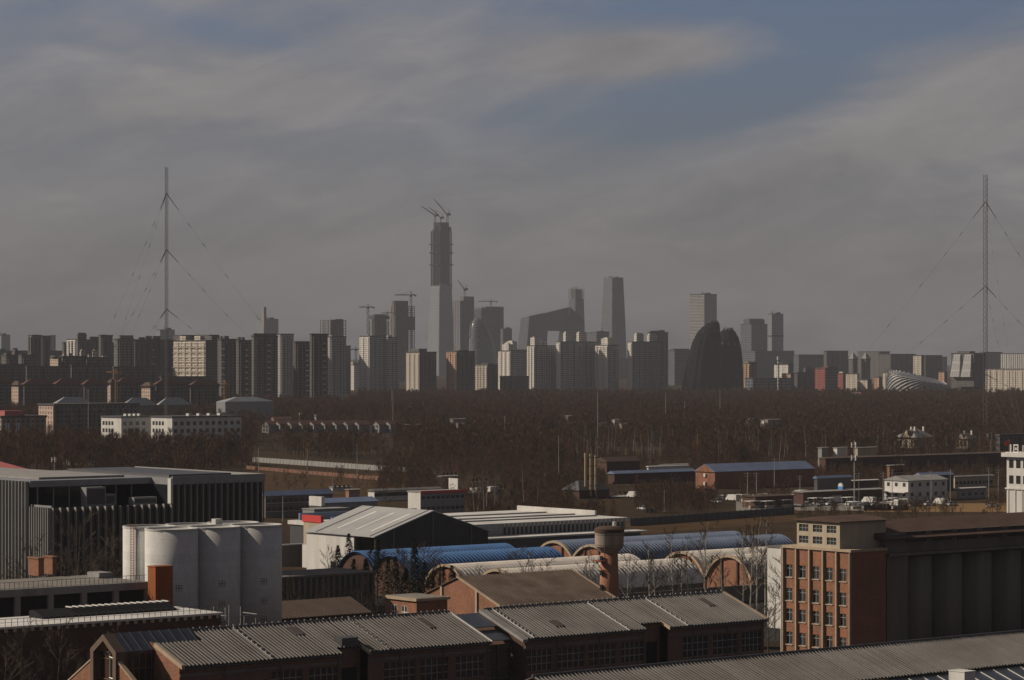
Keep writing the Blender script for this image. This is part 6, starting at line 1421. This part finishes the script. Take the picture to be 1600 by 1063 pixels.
# conifers in the shade behind the workshop
def conifer(seed, H, w):
    r = random.Random(seed); T = MB().tube((0,0,-.1),(0,0,H*.95),.16,.03,6); C = MB()
    for i in range(900):
        f = r.random()**.8; z = .6+f*(H-.6); rad = w*(1-f)**.8*(.55+.45*r.random()); a = r.random()*6.283
        c = Vector((math.cos(a)*rad, math.sin(a)*rad, z)); s = r.uniform(.18,.42)
        d = Vector((math.cos(a), math.sin(a), r.uniform(-.5,.3))).normalized(); e = d.cross(Vector((0,0,1))).normalized()
        C.quad(c-e*s*.5, c+e*s*.5, c+d*s*1.5-Vector((0,0,s*.4)))
    return (T.mesh('trunk', M_bark), C.mesh('crown', M_pine), None, None)
CON = [conifer(31,11,2.1), conifer(32,9,1.8), conifer(33,12,1.6)]
for i, (px, d, s, lab) in enumerate(((553,548,1.0,'first of the dark row by the ribbed hall'),(572,552,1.2,'second, taller, above the ribbed hall'),(606,540,1.0,'in deep shade left of the brick gable'),(618,532,1.15,'tall beside the small brick house'),(634,540,1.1,'behind the small brick house roof'),(648,536,1.3,'tallest behind the small brick house'),(663,540,1.0,'touching the brick gable eave'),(676,545,.9,'before the first brick arch'),(693,548,.8,'small, at the foot of the first brick arch'),(706,546,.9,'pointed, between the two brick arches'),(725,547,.8,'pointed, before the white vault near the second brick arch'),(590,575,1.1,'in shade under the blue vault edge'),(545,610,1.1,'before the end of the deep blue vault'),(528,618,1.0,'at the yard wall, west of the blue vaults'),(560,605,.95,'close before the deep blue vault end'),(580,600,.9,'low before the deep blue vault side'))):
    place('conifer_tree', CON[i%3], px, d, s, 'dark conifer '+lab)
# individual brown trees and bushes of the middle ground
MID = [proto(s, M_bark, M_twig, H=11, spread=.36, first=.15, nl=11, nb=4, ntw=4, rt=.15, up=.75, twr=.055) for s in (41,42,43,44)]
M_mbark = plain('dull_poplar_bark', (.32,.285,.25), .95, .45, 1.2)
MPOP = [proto(s, M_mbark, M_twig, H=16, spread=.2, first=.4, nl=10, nb=4, ntw=4, rt=.19, up=.9, twr=.05) for s in (51,52,53)]
r = random.Random(5); n = 0
regions = [(880,1240,880,1120,105,.5,.8),(600,900,900,1180,60,.55,.9),(1240,1600,860,925,38,.4,.75),(420,620,930,1150,14,.5,.8),(700,900,800,880,8,.5,.8)]
for x0, x1, d0, d1, cnt, s0, s1 in regions:
    c = 0; g = 0
    while c < cnt and g < 4000:
        g += 1; px = r.uniform(x0,x1); d = r.uniform(d0,d1)
        if kept(px, d): continue
        place('brown_tree', MID[r.randrange(4)], px, d, r.uniform(s0,s1), 'brown bare tree of the thicket between vault sheds and barn', 'brown bare trees of the middle thicket'); c += 1
r = random.Random(6)
for i in range(90):                               # pale stems along the wood front
    px = r.uniform(880,1600); d = r.uniform(1325,1450)
    if kept(px, d): continue
    place('poplar_tree', MPOP[r.randrange(3)], px, d, r.uniform(.85,1.15), 'tall pale-stemmed poplar of the wood front', 'pale-stemmed poplars along the wood front')
for px, ba, s, lab in ((742,812,1.0,'first slim stem before the red hoarding lot'),(747,811,1.05,'second slim stem before the red hoarding lot'),(757,810,1.1,'third slim stem in the row past the red trimmed block'),(760,810,1.0,'fourth slim stem in the row past the red trimmed block'),(772,808,.9,'fifth slim stem in the row past the red trimmed block'),(820,800,1.1,'lone tall stem left of the tan flues'),(838,802,.8,'lone short stem left of the tan flues'),(475,772,.9,'in the field, round crowned'),(532,770,.95,'in the field with a dark trunk'),(590,776,.7,'in the field before the grey depot')):
    d = EYE*F/(ba-HOR); place('slim_tree', MPOP[int(px)%3] if px > 700 else MID[int(px)%4], px, d, s*.9, 'bare tree, '+lab)
# ---------------- the far wood: one mass
def wood_proto(seed, H, w, nb, tw, mt):
    nb = int(nb*2.3); tw *= .6
    r = random.Random(seed); m = MB(); m.tube((0,0,0),(r.uniform(-.4,.4),r.uniform(-.4,.4),H*.9),.24,.06,4,False)
    for i in range(nb):
        f = r.uniform(.22,1); a = r.random()*6.283; rad = w*(.3+.7*math.sin(min(1,f*1.15)*math.pi))*r.uniform(.1,.55)
        c = Vector((math.cos(a)*rad, math.sin(a)*rad, H*f*.9)); d = Vector((math.cos(a)*.5, math.sin(a)*.5, r.uniform(.4,1.1))).normalized(); ln = H*r.uniform(.05,.13)
        e = Vector((r.uniform(-1,1), r.uniform(-1,1), 0)).normalized()*tw
        m.quad(c-e, c+e, c+d*ln+e*.2, c+d*ln-e*.2)
    me = m.mesh('wood_tree_%d' % seed, mt); return bpy.data.objects.new('wood_tree_%d' % seed, me)
M_wood1 = plain('wood_twigs_brown', (.125,.075,.048), 1, .35, .05); M_wood2 = plain('wood_twigs_dark', (.085,.058,.042), 1, .35, .05); M_wood3 = plain('wood_twigs_rust', (.165,.09,.05), 1, .35, .05)
wc = bpy.data.collections.new('wood_prototypes')
for o in [wood_proto(61,12,6.2,170,.13,M_wood1), wood_proto(62,14,5.6,170,.13,M_wood1), wood_proto(63,11,6.5,160,.14,M_wood2), wood_proto(64,10,6,170,.14,M_wood3), wood_proto(65,13,5,150,.12,M_wood2)]: wc.objects.link(o)
def scatter(name, pts, label, smin=.75, smax=1.25):
    me = bpy.data.meshes.new(name); me.from_pydata(pts, [], []); o = bpy.data.objects.new(name, me); COL.objects.link(o); o['kind'] = 'stuff'; o['label'] = label
    ng = bpy.data.node_groups.new(name+'_nodes', 'GeometryNodeTree'); ng.interface.new_socket('Geometry', in_out='INPUT', socket_type='NodeSocketGeometry'); ng.interface.new_socket('Geometry', in_out='OUTPUT', socket_type='NodeSocketGeometry')
    n_ = ng.nodes; gi = n_.new('NodeGroupInput'); go = n_.new('NodeGroupOutput'); ip = n_.new('GeometryNodeInstanceOnPoints'); ci = n_.new('GeometryNodeCollectionInfo')
    ci.inputs['Collection'].default_value = wc; ci.inputs['Separate Children'].default_value = True; ci.inputs['Reset Children'].default_value = True
    ip.inputs['Pick Instance'].default_value = True
    rv = n_.new('FunctionNodeRandomValue'); rv.data_type = 'FLOAT_VECTOR'; rv.inputs[0].default_value = (0,0,0); rv.inputs[1].default_value = (0,0,6.28)
    rs = n_.new('FunctionNodeRandomValue'); rs.data_type = 'FLOAT'; rs.inputs[2].default_value = smin; rs.inputs[3].default_value = smax; rs.inputs['Seed'].default_value = 3
    ri = n_.new('FunctionNodeRandomValue'); ri.data_type = 'INT'; ri.inputs[4].default_value = 0; ri.inputs[5].default_value = 4; ri.inputs['Seed'].default_value = 9
    l_ = ng.links; l_.new(gi.outputs[0], ip.inputs['Points']); l_.new(ci.outputs[0], ip.inputs['Instance']); l_.new(rv.outputs[0], ip.inputs['Rotation']); l_.new(rs.outputs[1], ip.inputs['Scale']); l_.new(ri.outputs[2], ip.inputs['Instance Index']); l_.new(ip.outputs[0], go.inputs[0])
    md = o.modifiers.new('scatter', 'NODES'); md.node_group = ng
    return o
r = random.Random(9); P_ = []; cl = random.Random(4)
def front(px):                                     # nearest distance of the wood by bearing
    if px < 390: return 1190
    if px < 640: return 1450
    if px < 880: return 1290
    return 1345
while len(P_) < 27000:
    d = math.sqrt(r.random()*(3350**2-1200**2)+1200**2); px = r.uniform(-120,1720)
    if d < front(px)+60*math.sin(px*.021): continue
    far = 2450 if px < 300 else 2750 if px < 560 else 3350
    if d > far or kept(px, d): continue
    if px < 160 and d > 1560 and d < 1700: continue
    X_ = (px-800)/F*d
    if mnoise.noise(Vector((X_*.009, d*.006, 1.3)))+.5*mnoise.noise(Vector((X_*.03, d*.02, 4))) < -.40: continue
    P_.append((X_, d, 0))
scatter('wood', P_, 'brown leafless wood spreading from the fields to the city foot')
P2 = []; r = random.Random(10)
while len(P2) < 2600:
    px = r.uniform(590,1620); d = r.uniform(860,1420)
    if kept(px, d) or (px > 1240 and d < 1040 and r.random() < .8) or (960 < px < 1250 and d < 905): continue
    if px < 700 and d < 1000: continue
    P2.append(((px-800)/F*d, d, 0))
P3 = []
for k in KEEP:
    if k[2] > 1180 and k[3]-k[2] > 150:
        for i in range(int((k[1]-k[0])*(k[3]-75-k[2])/330)):
            px = r.uniform(k[0], k[1]); d = r.uniform(k[2], k[3]-75); P3.append(((px-800)/F*d, d, 0))
scatter('clearing_brush', P3, 'knee-high brown brush in the clearings before huts and villas', .12, .3)
scatter('undergrowth', P2, 'low brown brush between the sheds and the wood', .25, .55)
